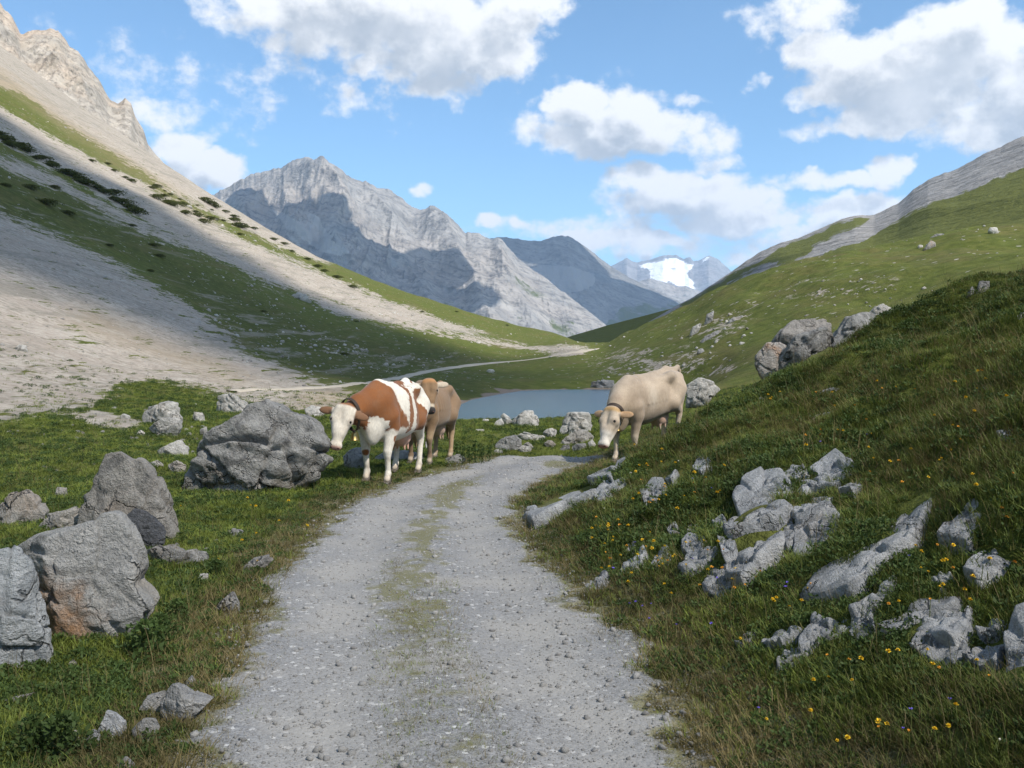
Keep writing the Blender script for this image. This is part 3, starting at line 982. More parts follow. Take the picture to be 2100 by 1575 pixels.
MAT['mountain'] = mat_mountain('grey_dolomite', (.205, .205, .207), (.37, .36, .348), scale=1.0)
MAT['mountain_shaded'] = mat_mountain('shaded_dolomite', (.15, .155, .16), (.26, .26, .26), scale=.9, strata=.3, pink=.1)  # dolomite darkened: the cloud shade on this mountain is partly in its colour
MAT['mountain_snow'] = mat_mountain('glacier_rock', (.17, .18, .19), (.33, .33, .34), scale=.5, strata=.25)
MAT['mountain_green'] = mat_mountain('hill_rock', (.20, .20, .20), (.36, .355, .35), green=(.085, .094, .028), scale=9.0, strata=.8, pink=.1)
MAT['cliff'] = mat_mountain('cliff_rock', (.29, .265, .235), (.46, .42, .37), scale=9.0, strata=.35, pink=.6)

# far snow range
skyline_mesh('snow_mountain',
             [(1180, 600), (1230, 556), (1260, 542), (1285, 529), (1296, 537), (1305, 540), (1316, 536), (1335, 533), (1360, 524), (1385, 524), (1402, 531), (1414, 528), (1421, 536), (1432, 534), (1452, 524), (1470, 530), (1490, 548), (1530, 590), (1570, 640)],
             14000, 10500, 700, MAT['mountain_snow'], 260, 60, .03, .03,
             lambda u, v, t, P: zpolys(u, v, [([(1180, 600), (1300, 590), (1440, 620), (1440, 700), (1180, 700)], .2)], [], [([(1300, 542), (1340, 532), (1385, 522), (1402, 530), (1425, 540), (1425, 548), (1412, 560), (1425, 575), (1432, 595), (1405, 598), (1370, 585), (1330, 575), (1330, 556), (1308, 550)], .60), ([(1442, 530), (1452, 524), (1460, 528), (1440, 545), (1432, 555)], .8)], 4, 7), seed=71,
             label='distant glacier mountain at the end of the valley')
skyline_mesh('foothill', [(1270, 640), (1310, 578), (1330, 571), (1360, 578), (1385, 588), (1405, 586), (1440, 600), (1480, 640), (1500, 690)], 9000, 7800, 720, MAT['mountain'], 120, 30, .05, .02,
             lambda u, v, t, P: zpolys(u, v, [([(1250, 600), (1350, 600), (1500, 620), (1500, 720), (1250, 720)], .35)], [], []), seed=81, label='low rocky foothill before the glacier')
# dark ridge right of the grey mountain
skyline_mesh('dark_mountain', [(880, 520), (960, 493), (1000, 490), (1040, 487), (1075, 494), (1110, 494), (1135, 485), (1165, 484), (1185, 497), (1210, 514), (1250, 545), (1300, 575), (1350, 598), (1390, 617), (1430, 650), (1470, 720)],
             7000, 5200, 745, MAT['mountain_shaded'], 320, 80, .05, .025,
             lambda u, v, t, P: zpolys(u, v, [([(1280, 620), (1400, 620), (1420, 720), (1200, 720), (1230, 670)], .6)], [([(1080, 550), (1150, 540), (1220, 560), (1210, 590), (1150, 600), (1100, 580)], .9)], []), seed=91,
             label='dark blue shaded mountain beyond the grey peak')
# the grey mountain
skyline_mesh('grey_mountain',
             [(250, 520), (330, 462), (400, 425), (440, 402), (482, 378), (530, 355), (565, 349), (605, 334), (625, 326), (640, 327), (652, 336), (667, 333), (690, 347), (730, 368), (762, 379), (800, 392), (825, 408), (850, 428), (868, 430), (890, 427), (915, 440), (940, 462), (955, 478), (985, 480), (1005, 490), (1030, 492), (1062, 530), (1120, 572), (1180, 618), (1240, 664), (1280, 700), (1330, 745)],
             [(250, 4600), (640, 4500), (900, 4700), (1100, 4300), (1330, 3600)], [(250, 3300), (640, 3000), (1000, 2900), (1330, 3100)], 790, MAT['mountain'], 760, 220, .085, .045,
             lambda u, v, t, P: zpolys(u, v,
                                       [([(1025, 545), (1060, 560), (1110, 590), (1170, 612), (1090, 612), (1040, 585)], .45), ([(740, 560), (830, 560), (860, 610), (800, 630), (740, 620)], .35), ([(860, 600), (950, 610), (960, 640), (880, 650)], .4),
                                        ([(1050, 640), (1110, 650), (1120, 690), (1050, 690)], .4), ([(1120, 640), (1180, 660), (1200, 700), (1130, 700)], .5)],
                                       [([(545, 430), (600, 440), (660, 470), (690, 500), (720, 515), (690, 525), (640, 500), (590, 470)], .95), ([(620, 430), (660, 440), (680, 500), (650, 490)], .7), ([(560, 450), (620, 500), (690, 520), (600, 500)], .8)], []), seed=101,
             label='bare grey layered limestone mountain', prof=1.0,
             spurs=((660, 1.0, 800, .25, 90, .12), (890, 1.0, 1010, .2, 80, .12), (1005, .95, 1130, .15, 80, .12), (760, .98, 900, .3, 60, .08), (480, .95, 560, .2, 60, .08), (560, .98, 640, .45, 40, .05)))
# low shaded hill in the gap of the valley
skyline_mesh('shaded_hill', [(1020, 740), (1100, 718), (1165, 691), (1250, 666), (1330, 645), (1400, 627), (1460, 612), (1560, 590)], 560, 420, 770, MAT['mountain_green'], 140, 30, .03, .01,
             lambda u, v, t, P: np.tile([1.0, 0, 0, 1], (len(u), 1)), seed=111, label='low dark green hill closing the valley')
# rocky green mountain above the right hill
skyline_mesh('right_mountain', [(1330, 660), (1385, 628), (1420, 610), (1500, 557), (1530, 535), (1560, 516), (1600, 499), (1640, 487), (1680, 470), (1720, 452), (1750, 443), (1790, 442), (1840, 418), (1870, 390), (1900, 369), (1960, 347), (2000, 325), (2040, 306), (2100, 279), (2250, 215), (2600, 120)],
             [(1330, 480), (1500, 560), (1800, 620), (2100, 600), (2600, 560)], [(1330, 300), (1700, 260), (2100, 230), (2600, 210)], [(1330, 700), (1700, 600), (2100, 500), (2600, 470)], MAT['mountain_green'], 420, 110, .035, .02,
             lambda u, v, t, P: zpolys(u, v,
                                       [([(1300, 720), (1385, 632), (1500, 562), (1600, 504), (1680, 474), (1750, 447), (1790, 446), (1750, 475), (1700, 500), (1640, 535), (1750, 497), (1900, 422), (2000, 386), (2100, 342), (2300, 240), (2650, 180), (2650, 720)], 1.0)],
                                       [], []) - np.concatenate([0.9 * zpolys(u, v, [([(1400, 660), (1470, 600), (1560, 540), (1610, 530), (1570, 560), (1500, 620), (1440, 650)], 1.0), ([(1610, 545), (1690, 495), (1760, 460), (1860, 425), (1800, 470), (1720, 510), (1650, 545)], .9), ([(1500, 560), (1560, 520), (1620, 500), (1560, 530)], .7)], [], [])[:, :1], np.zeros((len(u), 3))], 1),
             seed=121, label='rocky grey and green mountainside above the right hill')
# crag on the left above the talus
skyline_mesh('cliff', [(-500, -260), (-200, -80), (-60, -30), (0, -8), (14, 20), (34, 44), (50, 74), (78, 68), (104, 64), (128, 68), (146, 96), (170, 112), (188, 140), (208, 166), (228, 206), (246, 214), (262, 206), (274, 216), (282, 244), (300, 272), (308, 300), (330, 326), (348, 345), (365, 372)],
             720, 590, [(-500, -60), (0, 180), (350, 400), (365, 410)], MAT['cliff'], 420, 120, .10, .06,
             lambda u, v, t, P: np.zeros((len(u), 4)), seed=131, label='weathered limestone crag above the talus slope', prof=.8)
# ------------------------------------------------------------------ rocks
import bmesh
_ICO = {}


def ico(sub):
    if sub not in _ICO:
        bm = bmesh.new(); bmesh.ops.create_icosphere(bm, subdivisions=sub, radius=1.0)
        V = np.array([v.co[:] for v in bm.verts]); F = np.array([[v.index for v in f.verts] for f in bm.faces])
        bm.free(); _ICO[sub] = (V, F)
    return _ICO[sub]


def rock_detail(P, size, seed, rough, strata=0.0):
    """break a smooth solid into facets, ledges and grain"""
    rng = np.random.default_rng(seed)
    nrm = P / (np.linalg.norm(P, axis=1, keepdims=True) + 1e-9)
    q = P / size
    o = rng.random(3) * 50
    a = q * 1.6 + o
    f0 = fbm(a[:, 0] * 4, a[:, 1] * 4, a[:, 2] * 4, octv=3, seed=seed % 71)
    # blocky facets: cellular offsets
    cells = rng.normal(size=(26, 3)); cells = cells / np.linalg.norm(cells, axis=1, keepdims=True) * rng.uniform(.25, .6, (26, 1))
    dd = ((q[:, None] - cells[None]) ** 2).sum(-1)
    srt = np.sort(dd, 1); idx = dd.argmin(1)
    step = rng.uniform(-1, 1, 26)[idx] * .5
    edge = np.exp(-((np.sqrt(srt[:, 1]) - np.sqrt(srt[:, 0]) + .02 * f0) / .022) ** 2)
    r1 = ridged(a[:, 0] * 1.5, a[:, 1] * 1.5, a[:, 2] * 1.5, octv=5, seed=seed % 97) - .45
    f1 = fbm(a[:, 0] * 3.2, a[:, 1] * 3.2, a[:, 2] * 3.2, octv=5, seed=seed % 89, gain=.6)
    f2 = np.abs(fbm(a[:, 0] * 7, a[:, 1] * 7, a[:, 2] * 7, octv=4, seed=seed % 83, gain=.6))
    disp = rough * (.22 * r1 + .36 * f1 + .62 * step - .95 * edge - .55 * f2)
    if strata:
        tl = a[:, 2] * 5 + a[:, 0] * 1.5 + .5 * f1
        disp = disp + strata * rough * (np.abs((tl % 1) - .5) * 2 - .5)
    return P + nrm * (disp * size)[:, None]


def outline_rock(poly, mat, thick=.8, rough=.10, sub=None, seed=0, depth=None, sink=.12, base_at=.9, strata=0.0, name='boulder', parent=None, label=None, category=None, group=None, flat=.62, lean=0.0, kind=None):
    """a rock with the surveyed outline, its own thickness, seated in the ground"""
    poly = np.array(poly, dtype=np.float64)
    uc = (poly[:, 0].min() + poly[:, 0].max()) / 2
    v0, v1 = poly[:, 1].min(), poly[:, 1].max()
    wpx = poly[:, 0].max() - poly[:, 0].min()
    if depth is None:
        low = poly[poly[:, 1] > v0 + .55 * (v1 - v0)]
        h = ground_hit(low[:, 0].mean(), v0 + base_at * (v1 - v0))
        depth = h[1]
    sizepx = max(wpx, v1 - v0)
    W = sizepx / FPX * depth
    T = thick * .5 * min(wpx, (v1 - v0) * 1.4) / FPX * depth
    dc = depth + T * .55
    # outline at the centre distance, the bottom carried below the turf
    pts = np.array([px_at(u, v, dc) for u, v in poly])[:, [0, 2]]
    zmin, zmax = pts[:, 1].min(), pts[:, 1].max()
    low = pts[:, 1] < zmin + .3 * (zmax - zmin)
    pts[low, 1] -= sink * (zmax - zmin) + .03
    c = np.array([(pts[:, 0].min() + pts[:, 0].max()) / 2, (pts[:, 1].min() + pts[:, 1].max()) / 2])
    if not in_poly(np.array([c[0]]), np.array([c[1]]), [tuple(p) for p in pts])[0]:
        c = pts.mean(0)
    th = np.linspace(-math.pi, math.pi, 361)[:-1]
    rr = np.zeros(360)
    n = len(pts)
    for i in range(n):
        a = pts[i] - c; b = pts[(i + 1) % n] - c
        e = b - a
        den = np.cos(th) * e[1] - np.sin(th) * e[0]
        with np.errstate(divide='ignore', invalid='ignore'):
            t = (a[0] * e[1] - a[1] * e[0]) / den
            s = (a[0] * np.sin(th) - a[1] * np.cos(th)) / den
        ok = (s >= -1e-6) & (s <= 1 + 1e-6) & (t > 0)
        rr = np.where(ok, np.maximum(rr, t), rr)
    rr = np.where(rr <= 0, np.median(rr[rr > 0]), rr)
    k = np.array([1, 2, 1]) / 4
    rr = np.convolve(np.r_[rr[-1], rr, rr[0]], k, 'valid')
    if sub is None:
        sub = 6 if sizepx > 230 else 5 if sizepx > 70 else 4 if sizepx > 26 else 3
    V, F = ico(sub)
    ang = np.arctan2(V[:, 2], V[:, 0])
    s = np.hypot(V[:, 0], V[:, 2])
    r = np.interp((ang + math.pi) % (2 * math.pi), th + math.pi, rr, period=2 * math.pi)
    q = s ** flat
    P = np.stack([r * np.cos(ang) * q, T * np.sign(V[:, 1]) * np.abs(V[:, 1]) ** .8, r * np.sin(ang) * q], 1)
    P[:, 1] += lean * P[:, 2]
    rng = np.random.default_rng(seed + 5)
    for _ in range(16):
        nn = np.array([rng.uniform(-.75, .75), -1.0 if rng.random() < .75 else 1.0, rng.uniform(-.55, .6)]); nn /= np.linalg.norm(nn)
        hmax = (P @ nn).max()
        over = np.maximum(0, P @ nn - hmax * rng.uniform(.66, .90))
        P -= nn[None] * over[:, None]
    P = rock_detail(P, W, seed + 3, rough * .5, strata)
    o = np.array([c[0], dc, c[1]])
    zb = P[:, 2].min()
    P[:, 2] -= zb
    me = mesh_from(name, P, F, mat, smooth=False)
    loc = o + np.array([0, 0, zb])
    return link(name, me, loc=loc, parent=parent, label=label, category=category, group=group, kind=kind)


def zm(ox, oy, sc, pts):
    return [(ox + x / sc, oy + y / sc) for x, y in pts]


Z3 = lambda p: zm(0, 780, 2.54, p)
Z4 = lambda p: zm(0, 1000, 2.738, p)
Z5 = lambda p: zm(1050, 850, 2.8, p)
Z6 = lambda p: zm(1500, 850, 2.172, p)
Z7 = lambda p: zm(900, 750, 5.25, p)
Z1 = lambda p: zm(620, 700, 4.92, p)
Z2 = lambda p: zm(1150, 700, 5.626, p)
Z9 = lambda p: zm(1400, 400, 3.0, p)
MAT['rock_stained'] = mat_rock('stained_boulder', (.24, .24, .235), (.40, .395, .38), warm=(.33, .28, .22), warm_amt=.35, dark_amt=.3, stain=((-.22, -.40, .28), .52, (.36, .19, .08)))
MAT['rock_light'] = mat_rock('light_blue_boulder', (.28, .30, .315), (.44, .455, .465), warm=(.38, .36, .33), warm_amt=.15, dark=(.17, .18, .19), dark_amt=.45)

ROCKS = [
    ('boulder', Z3([(915, 650), (925, 580), (985, 470), (1040, 350), (1080, 260), (1180, 215), (1290, 130), (1380, 85), (1440, 105), (1500, 155), (1600, 195), (1660, 250), (1700, 330), (1720, 420), (1690, 470), (1560, 510), (1400, 540), (1200, 580), (1060, 620)]), 'rock_dark', .85, .11, 'largest dark grey craggy boulder in front of the red and white cow', None, None, .3),
    ('boulder', Z3([(410, 760), (430, 600), (480, 540), (530, 440), (555, 385), (620, 368), (670, 395), (740, 400), (790, 450), (840, 520), (880, 640), (940, 760), (935, 840), (860, 865), (780, 875), (600, 850), (450, 800)]), 'rock_warm', .7, .07, 'tall flat faced grey brown boulder with small dark stone leaning on it', None, None, 0),
    ('stone', Z3([(650, 710), (700, 665), (760, 680), (820, 740), (865, 780), (860, 810), (770, 868), (720, 840), (690, 780)]), 'rock_slate', .7, .08, 'dark slate stone leaning against the tall grey brown boulder', None, 8.1, 0),
    ('boulder', Z3([(90, 860), (200, 800), (430, 740), (540, 690), (600, 680), (660, 740), (700, 820), (735, 900), (745, 990), (730, 1060), (800, 1140), (815, 1170), (700, 1230), (580, 1290), (520, 1380), (400, 1430), (300, 1430), (250, 1380), (160, 1300), (120, 1100), (100, 950)]), 'rock_stained', .75, .08, 'big grey slab boulder with rusty orange stain at its foot', None, None, 0),
    ('boulder', Z3([(-170, 900), (0, 880), (60, 865), (130, 880), (170, 930), (190, 1000), (180, 1100), (210, 1200), (240, 1350), (250, 1450), (200, 1510), (150, 1570), (60, 1590), (-170, 1600)]), 'rock_light', .8, .08, 'pale blue grey boulder cut by the left edge of the picture', None, None, 0),
    ('stone', Z3([(740, 890), (830, 860), (900, 858), (960, 885), (1020, 880), (1100, 900), (1095, 955), (1000, 975), (900, 975), (830, 955), (760, 925)]), 'rock_grey', .8, .12, 'low flat ragged stone below the dark slate stone', None, None, 0),
    ('boulder', Z3([(-80, 760), (-40, 690), (0, 640), (60, 590), (130, 565), (180, 600), (240, 680), (255, 720), (150, 760), (40, 780)]), 'rock_warm', .8, .1, 'pinkish grey pyramid shaped rock behind the pale boulder at the edge', None, None, 0),
    ('stone', Z3([(180, 770), (250, 690), (330, 680), (400, 655), (425, 700), (410, 750), (300, 770), (200, 795)]), 'rock_warm', .8, .1, 'low broken rock between pyramid rock and tall boulder', None, None, 0),
    ('stone', Z3([(278, 605), (300, 555), (345, 560), (348, 605), (300, 615)]), 'rock_warm', .9, .1, 'small upright stone behind the low broken rock', None, None, 0),
    ('boulder', Z3([(733, 195), (760, 140), (870, 108), (925, 113), (948, 200), (940, 240), (860, 225), (760, 218)]), 'rock_pale', .8, .08, 'upper of two big white rocks on the grass tongue', None, None, 0),
    ('boulder', Z3([(765, 250), (850, 195), (945, 195), (948, 250), (905, 305), (850, 295), (790, 270)]), 'rock_pale', .8, .1, 'white rock with dark underside leaning below the upper white rock', None, None, 0),
    ('stone', Z3([(805, 370), (880, 330), (940, 308), (982, 350), (978, 405), (900, 405)]), 'rock_pale', .8, .08, 'low white wedge stone on the grass left of the dark boulder', None, None, 0),
    ('stone', Z3([(1000, 195), (1010, 163), (1060, 168), (1072, 218), (1030, 214)]), 'rock_pale', .9, .1, 'small white block right of the two big white rocks', None, None, 0),
    ('stone', Z3([(1038, 255), (1075, 238), (1085, 285), (1050, 295)]), 'rock_pale', .9, .1, 'small pale stone beside the top of the dark boulder', None, None, 0),
    ('stone', Z3([(620, 190), (640, 172), (680, 185), (675, 202), (640, 205)]), 'rock_pale', .9, .1, 'small white stone left of the two big white rocks', None, None, 0),
    ('stone', Z3([(705, 285), (730, 258), (755, 270), (755, 295), (720, 298)]), 'rock_pale', .9, .1, 'small white stone under the dark sided white rock', None, None, 0),
    ('stone', Z3([(1075, 1225), (1150, 1150), (1210, 1098), (1245, 1160), (1250, 1215), (1150, 1235)]), 'rock_grey', .8, .06, 'grey wedge stone standing at the left edge of the gravel track', None, None, 0),
    ('stone', Z3([(1008, 1055), (1040, 1010), (1090, 1003), (1085, 1045), (1030, 1065)]), 'rock_pale', .9, .08, 'pale rounded stone in the verge above the wedge stone', None, None, 0),
    ('stone', Z3([(1230, 1000), (1300, 930), (1400, 905), (1425, 935), (1330, 990), (1270, 1010)]), 'rock_grey', .6, .1, 'flat grey stone sunk in the verge beside the track', None, None, 0),
    ('stone', Z3([(1175, 815), (1210, 768), (1270, 780), (1255, 815)]), 'rock_grey', .7, .1, 'dull grey stone sunk in grass between track and tall boulder', None, None, 0),
    ('stone', Z3([(870, 440), (920, 415), (970, 440), (965, 478), (900, 485)]), 'rock_warm', .8, .1, 'brownish stone at the left foot of the dark boulder', None, None, 0),
    ('stone', Z3([(780, 430), (820, 415), (860, 430), (850, 455), (800, 455)]), 'rock_pale', .8, .1, 'pale flat stone above the tall boulder', None, None, 0),
    ('boulder', Z4([(895, 1290), (890, 1200), (930, 1140), (960, 1103), (1010, 1100), (1060, 1140), (1195, 1190), (1110, 1265), (1060, 1310), (930, 1345)]), 'rock_grey', .8, .07, 'grey rock with sharp crest at the lower left edge of the track', None, None, 0),
    ('stone', Z4([(755, 1255), (820, 1170), (932, 1138), (925, 1190), (885, 1290), (850, 1300)]), 'rock_grey', .8, .08, 'arched grey slab behind the sharp crested rock', None, None, 0),
    ('stone', Z4([(548, 1370), (600, 1248), (660, 1258), (712, 1300), (695, 1390), (640, 1440), (590, 1440)]), 'rock_blue', .7, .06, 'upright pointed grey stone left of the sharp crested rock', None, None, 0),
    ('stone', Z4([(738, 1360), (800, 1293), (870, 1298), (892, 1350), (855, 1425), (780, 1455)]), 'rock_grey', .8, .08, 'rounded speckled stone below the sharp crested rock', None, None, 0),
    ('stone', Z4([(478, 1410), (520, 1353), (562, 1370), (548, 1475), (500, 1475)]), 'rock_blue', .8, .08, 'small grey stone left of the upright pointed stone', None, None, 0),
    ('stone', Z4([(388, 1385), (420, 1358), (458, 1385), (445, 1425), (400, 1420)]), 'rock_pale', .8, .08, 'small pale stone farthest left of the roadside stones', None, None, 0),
    ('stone', Z4([(645, 1570), (700, 1508), (755, 1550), (745, 1610), (660, 1610)]), 'rock_grey', .8, .08, 'grey stone at the bottom edge left of the track', None, None, 0),
    ('stone', Z4([(1043, 1085), (1075, 1053), (1098, 1080), (1085, 1125), (1050, 1118)]), 'rock_blue', .8, .08, 'small dark stone just above the sharp crested rock', None, None, 0),
    ('stone', Z4([(378, 990), (410, 963), (438, 985), (425, 1015)]), 'rock_pale', .8, .08, 'small white stone in grass right of the pale edge boulder', None, None, 0),
    ('stone', Z4([(780, 820), (800, 785), (855, 790), (855, 830), (800, 840)]), 'rock_pale', .8, .08, 'pale stone half hidden by the dark weeds', None, None, 0),
    ('stone', Z4([(0, 1200), (60, 1180), (140, 1160), (210, 1155), (120, 1195), (40, 1225), (0, 1225)]), 'rock_warm', .6, .08, 'long flat stone in grass at the left picture edge', None, None, 0),
    # by the pond
    ('stone', Z7([(562, 668), (620, 590), (680, 560), (705, 620), (690, 668)]), 'rock_pale', .8, .1, 'leftmost white triangular rock on the near pond shore', None, None, 0),
    ('stone', Z7([(660, 545), (700, 508), (760, 550), (795, 605), (765, 660), (710, 660), (690, 585)]), 'rock_pale', .8, .1, 'white pointed rock second from left on the near pond shore', None, None, 0),
    ('boulder', Z7([(775, 610), (860, 530), (940, 478), (1010, 488), (1062, 540), (1088, 600), (1045, 660), (940, 680), (830, 675)]), 'rock_pale', .8, .12, 'large rounded white rock at the pond edge', None, None, 0),
    ('stone', Z7([(1058, 535), (1130, 498), (1220, 508), (1240, 555), (1160, 580), (1100, 580)]), 'rock_pale', .8, .08, 'bright white low rock right of the large rounded pond rock', None, None, 0),
    ('stone', Z7([(1165, 495), (1210, 433), (1290, 428), (1372, 470), (1375, 550), (1280, 560), (1240, 565)]), 'rock_pale', .8, .12, 'brown streaked white rock on the shore near the cream cow', None, None, 0),
    ('stone', Z7([(1358, 475), (1390, 408), (1480, 418), (1535, 450), (1505, 500), (1390, 515)]), 'rock_pale', .8, .1, 'white rock behind the big cracked rock by the pond', None, None, 0),
    ('stone', Z7([(1500, 435), (1600, 398), (1720, 388), (1795, 393), (1785, 450), (1640, 500), (1540, 490)]), 'rock_pale', .8, .1, 'long white rock behind the head of the cream cow', None, None, 0),
    ('boulder', Z7([(1285, 680), (1340, 590), (1390, 510), (1500, 488), (1620, 498), (1665, 560), (1660, 650), (1590, 720), (1480, 740), (1380, 760), (1310, 730)]), 'rock_pale', .8, .12, 'big cracked pale rock left of the cream cow', None, None, 0),
    ('boulder', Z7([(1265, 835), (1340, 780), (1480, 690), (1600, 700), (1665, 760), (1650, 860), (1500, 845), (1350, 850)]), 'rock_warm', .7, .12, 'tilted grey slab in front of the big cracked rock', None, None, 0),
    ('boulder', Z7([(595, 870), (640, 800), (720, 758), (830, 748), (895, 800), (895, 880), (800, 915), (700, 930), (605, 930)]), 'rock_grey', .8, .12, 'grey rock with dark hollow face at the end of the track', None, None, 0),
    ('stone', Z7([(800, 770), (920, 708), (1020, 738), (1120, 748), (1205, 772), (1150, 810), (960, 815), (880, 800)]), 'rock_pale', .6, .08, 'long low pale slab behind the hollow grey rock', None, None, 0),
    ('stone', Z7([(848, 885), (900, 858), (980, 868), (1005, 905), (965, 938), (870, 938)]), 'rock_pale', .8, .08, 'round white stone beside the hollow grey rock', None, None, 0),
    ('stone', Z7([(900, 855), (960, 818), (1010, 858), (1035, 895), (990, 910)]), 'rock_warm', .8, .1, 'beige stone right of the round white stone', None, None, 0),
    ('stone', Z7([(1118, 725), (1160, 678), (1220, 668), (1275, 690), (1255, 755), (1180, 780)]), 'rock_pale', .8, .12, 'pale rock with dark hollow left of the big cracked rock', None, None, 0),
    ('stone', Z7([(1418, 870), (1480, 840), (1582, 833), (1595, 885), (1450, 918)]), 'rock_grey', .8, .08, 'grey block lying in grass under the cream cow muzzle', None, None, 0),
    ('stone', Z7([(1280, 900), (1340, 855), (1412, 848), (1415, 895), (1320, 918)]), 'rock_grey', .8, .08, 'flat grey stone left of the grey block at the track end', None, None, 0),
    ('stone', Z7([(1598, 835), (1650, 788), (1695, 850), (1665, 878), (1620, 870)]), 'rock_pale', .8, .08, 'pale stone just behind the cream cow muzzle', None, None, 0),
    ('stone', Z7([(1125, 840), (1180, 798), (1225, 810), (1265, 850), (1180, 885)]), 'rock_warm', .8, .1, 'brown stone between hollow grey rock and tilted slab', None, None, 0),
    ('stone', Z7([(1275, 930), (1330, 938), (590, 915), (620, 900), (690, 910), (690, 940), (610, 945)][2:]), 'rock_pale', .8, .08, 'small pale stone at the left corner of the track end', None, None, 0),
    ('stone', Z7([(370, 700), (400, 683), (495, 682), (490, 705), (430, 718)]), 'rock_pale', .8, .08, 'small white stones lying in grass right of the brown cow', None, None, 0),
    ('stone', Z7([(455, 590), (480, 572), (540, 575), (555, 600), (500, 608)]), 'rock_pale', .8, .08, 'pale stone on the shore grass nearest the water edge', None, None, 0),
    ('stone', Z7([(738, 405), (780, 382), (830, 386), (842, 412), (790, 425), (750, 420)]), 'rock_slate', .8, .08, 'dark wet stone standing in the pond', None, None, 0),
    ('stone', Z7([(610, 350), (630, 330), (655, 350), (655, 368), (620, 368)]), 'rock_slate', .8, .08, 'dark stone on the tip of the pond spit', None, None, 0),
    ('stone', Z7([(505, 60), (540, 35), (590, 40), (608, 65), (560, 78)]), 'rock_pale', .8, .08, 'lone white stone on grass across the pond', None, None, 0),
    ('stone', Z7([(1580, 210), (1640, 165), (1760, 140), (1900, 150), (1940, 230), (1800, 250), (1640, 235)]), 'rock_grey', .5, .14, 'dark ragged bank of rock on the far pond shore', None, None, 0),
    # behind the red and white cow
    ('boulder', Z1([(410, 1160), (500, 1080), (600, 1058), (645, 1150), (630, 1300), (520, 1315), (425, 1275)]), 'rock_blue', .8, .08, 'blue grey rock seen between the front legs of the spotted cow', None, None, 0),
    ('boulder', Z1([(670, 1210), (800, 1130), (950, 1088), (1100, 1098), (1255, 1150), (1240, 1240), (950, 1270), (750, 1295)]), 'rock_blue', .7, .08, 'long blue grey rock behind the belly of the spotted cow', None, 15.6, 0),
    ('stone', Z1([(1425, 1240), (1440, 1180), (1550, 1138), (1620, 1138), (1655, 1190), (1610, 1225)]), 'rock_grey', .8, .08, 'grey stone right behind the brown cow hind legs', None, None, 0),
    ('stone', Z1([(1238, 1020), (1280, 968), (1305, 1010), (1295, 1090), (1245, 1080)]), 'rock_pale', .8, .08, 'pale stone glimpsed behind the brown cow foreleg', None, 18.5, 0),
    ('boulder', Z1([(20, 690), (90, 640), (180, 660), (230, 720), (180, 770), (60, 760)]), 'rock_pale', .8, .1, 'white rock behind the spotted cow ear', None, None, 0),
    ('boulder', [(440, 840), (448, 812), (475, 806), (500, 822), (530, 848), (470, 850)], 'rock_pale', .8, .12, 'beige rock at the end of the far track behind the dark boulder', None, None, 0),
    # right of the cream cow and on the bank crest
    ('boulder', Z2([(1440, 720), (1450, 500), (1590, 413), (1680, 438), (1770, 468), (1835, 560), (1760, 630), (1680, 690), (1580, 705), (1500, 725)]), 'rock_pale', .8, .09, 'rounded pale rock right behind the cream cow rump', None, 19.5, 0),
    ('boulder', Z9([(442, 1050), (450, 985), (520, 908), (600, 903), (645, 930), (620, 1000), (600, 1120), (500, 1125)]), 'rock_orange', .8, .08, 'white fronted boulder lowest of the group on the bank crest', None, 20.0, 0),
    ('boulder', Z9([(528, 900), (600, 830), (690, 763), (800, 753), (880, 753), (965, 800), (945, 850), (820, 900), (700, 930), (620, 940)]), 'rock_orange', .8, .07, 'tall boulder with orange lichen top on the bank crest', None, 20.8, 0),
    ('boulder', Z9([(595, 1140), (600, 1000), (640, 925), (700, 860), (850, 808), (965, 800), (950, 890), (860, 960), (740, 1010), (680, 1080)]), 'rock_dark', .7, .1, 'rough dark boulder in front of the orange lichen boulder', None, 19.2, 0),
    ('boulder', Z9([(890, 900), (955, 830), (1010, 745), (1100, 718), (1160, 718), (1275, 740), (1210, 840), (1100, 900), (1000, 915)]), 'rock_grey', .8, .09, 'sloping grey boulder right of the orange lichen boulder', None, 19.5, 0),
    ('boulder', Z9([(1135, 735), (1180, 690), (1230, 667), (1290, 698), (1315, 750), (1200, 765)]), 'rock_pale', .8, .09, 'pale rock topping the sloping grey boulder', None, 20.5, 0),
    ('stone', Z9([(1300, 745), (1350, 693), (1405, 713), (1395, 755)]), 'rock_pale', .8, .09, 'small pale rock at the upper end of the crest boulders', None, 19.0, 0),
    ('stone', Z9([(1735, 620), (1780, 558), (1802, 588), (1795, 628)]), 'rock_grey', .8, .09, 'left of two small rocks near the right bank top', None, None, 0),
    ('stone', Z9([(1798, 600), (1830, 528), (1892, 528), (1885, 612)]), 'rock_grey', .8, .09, 'right of two small rocks near the right bank top', None, None, 0),
    ('stone', Z9([(2052, 740), (2075, 722), (2130, 725), (2120, 755), (2070, 755)]), 'rock_pale', .8, .09, 'small pale rock at the right picture edge', None, None, 0),
    ('stone', Z9([(800, 1240), (860, 1200), (930, 1183), (1010, 1190), (1000, 1215), (900, 1225), (840, 1248)]), 'rock_blue', .7, .08, 'flat blue grey rock below the crest boulders', None, None, 0),
    ('stone', Z9([(465, 1245), (500, 1238), (560, 1245), (540, 1262), (490, 1262)]), 'rock_pale', .7, .08, 'flat pale stone right of the rock behind the cream cow', None, None, 0),
    ('stone', Z9([(760, 1390), (830, 1345), (930, 1325), (1055, 1310), (1050, 1345), (930, 1375), (820, 1402)]), 'rock_blue', .7, .08, 'long flat blue grey rock high on the grassy bank', None, None, 0),
    # across the pond, on the green hill
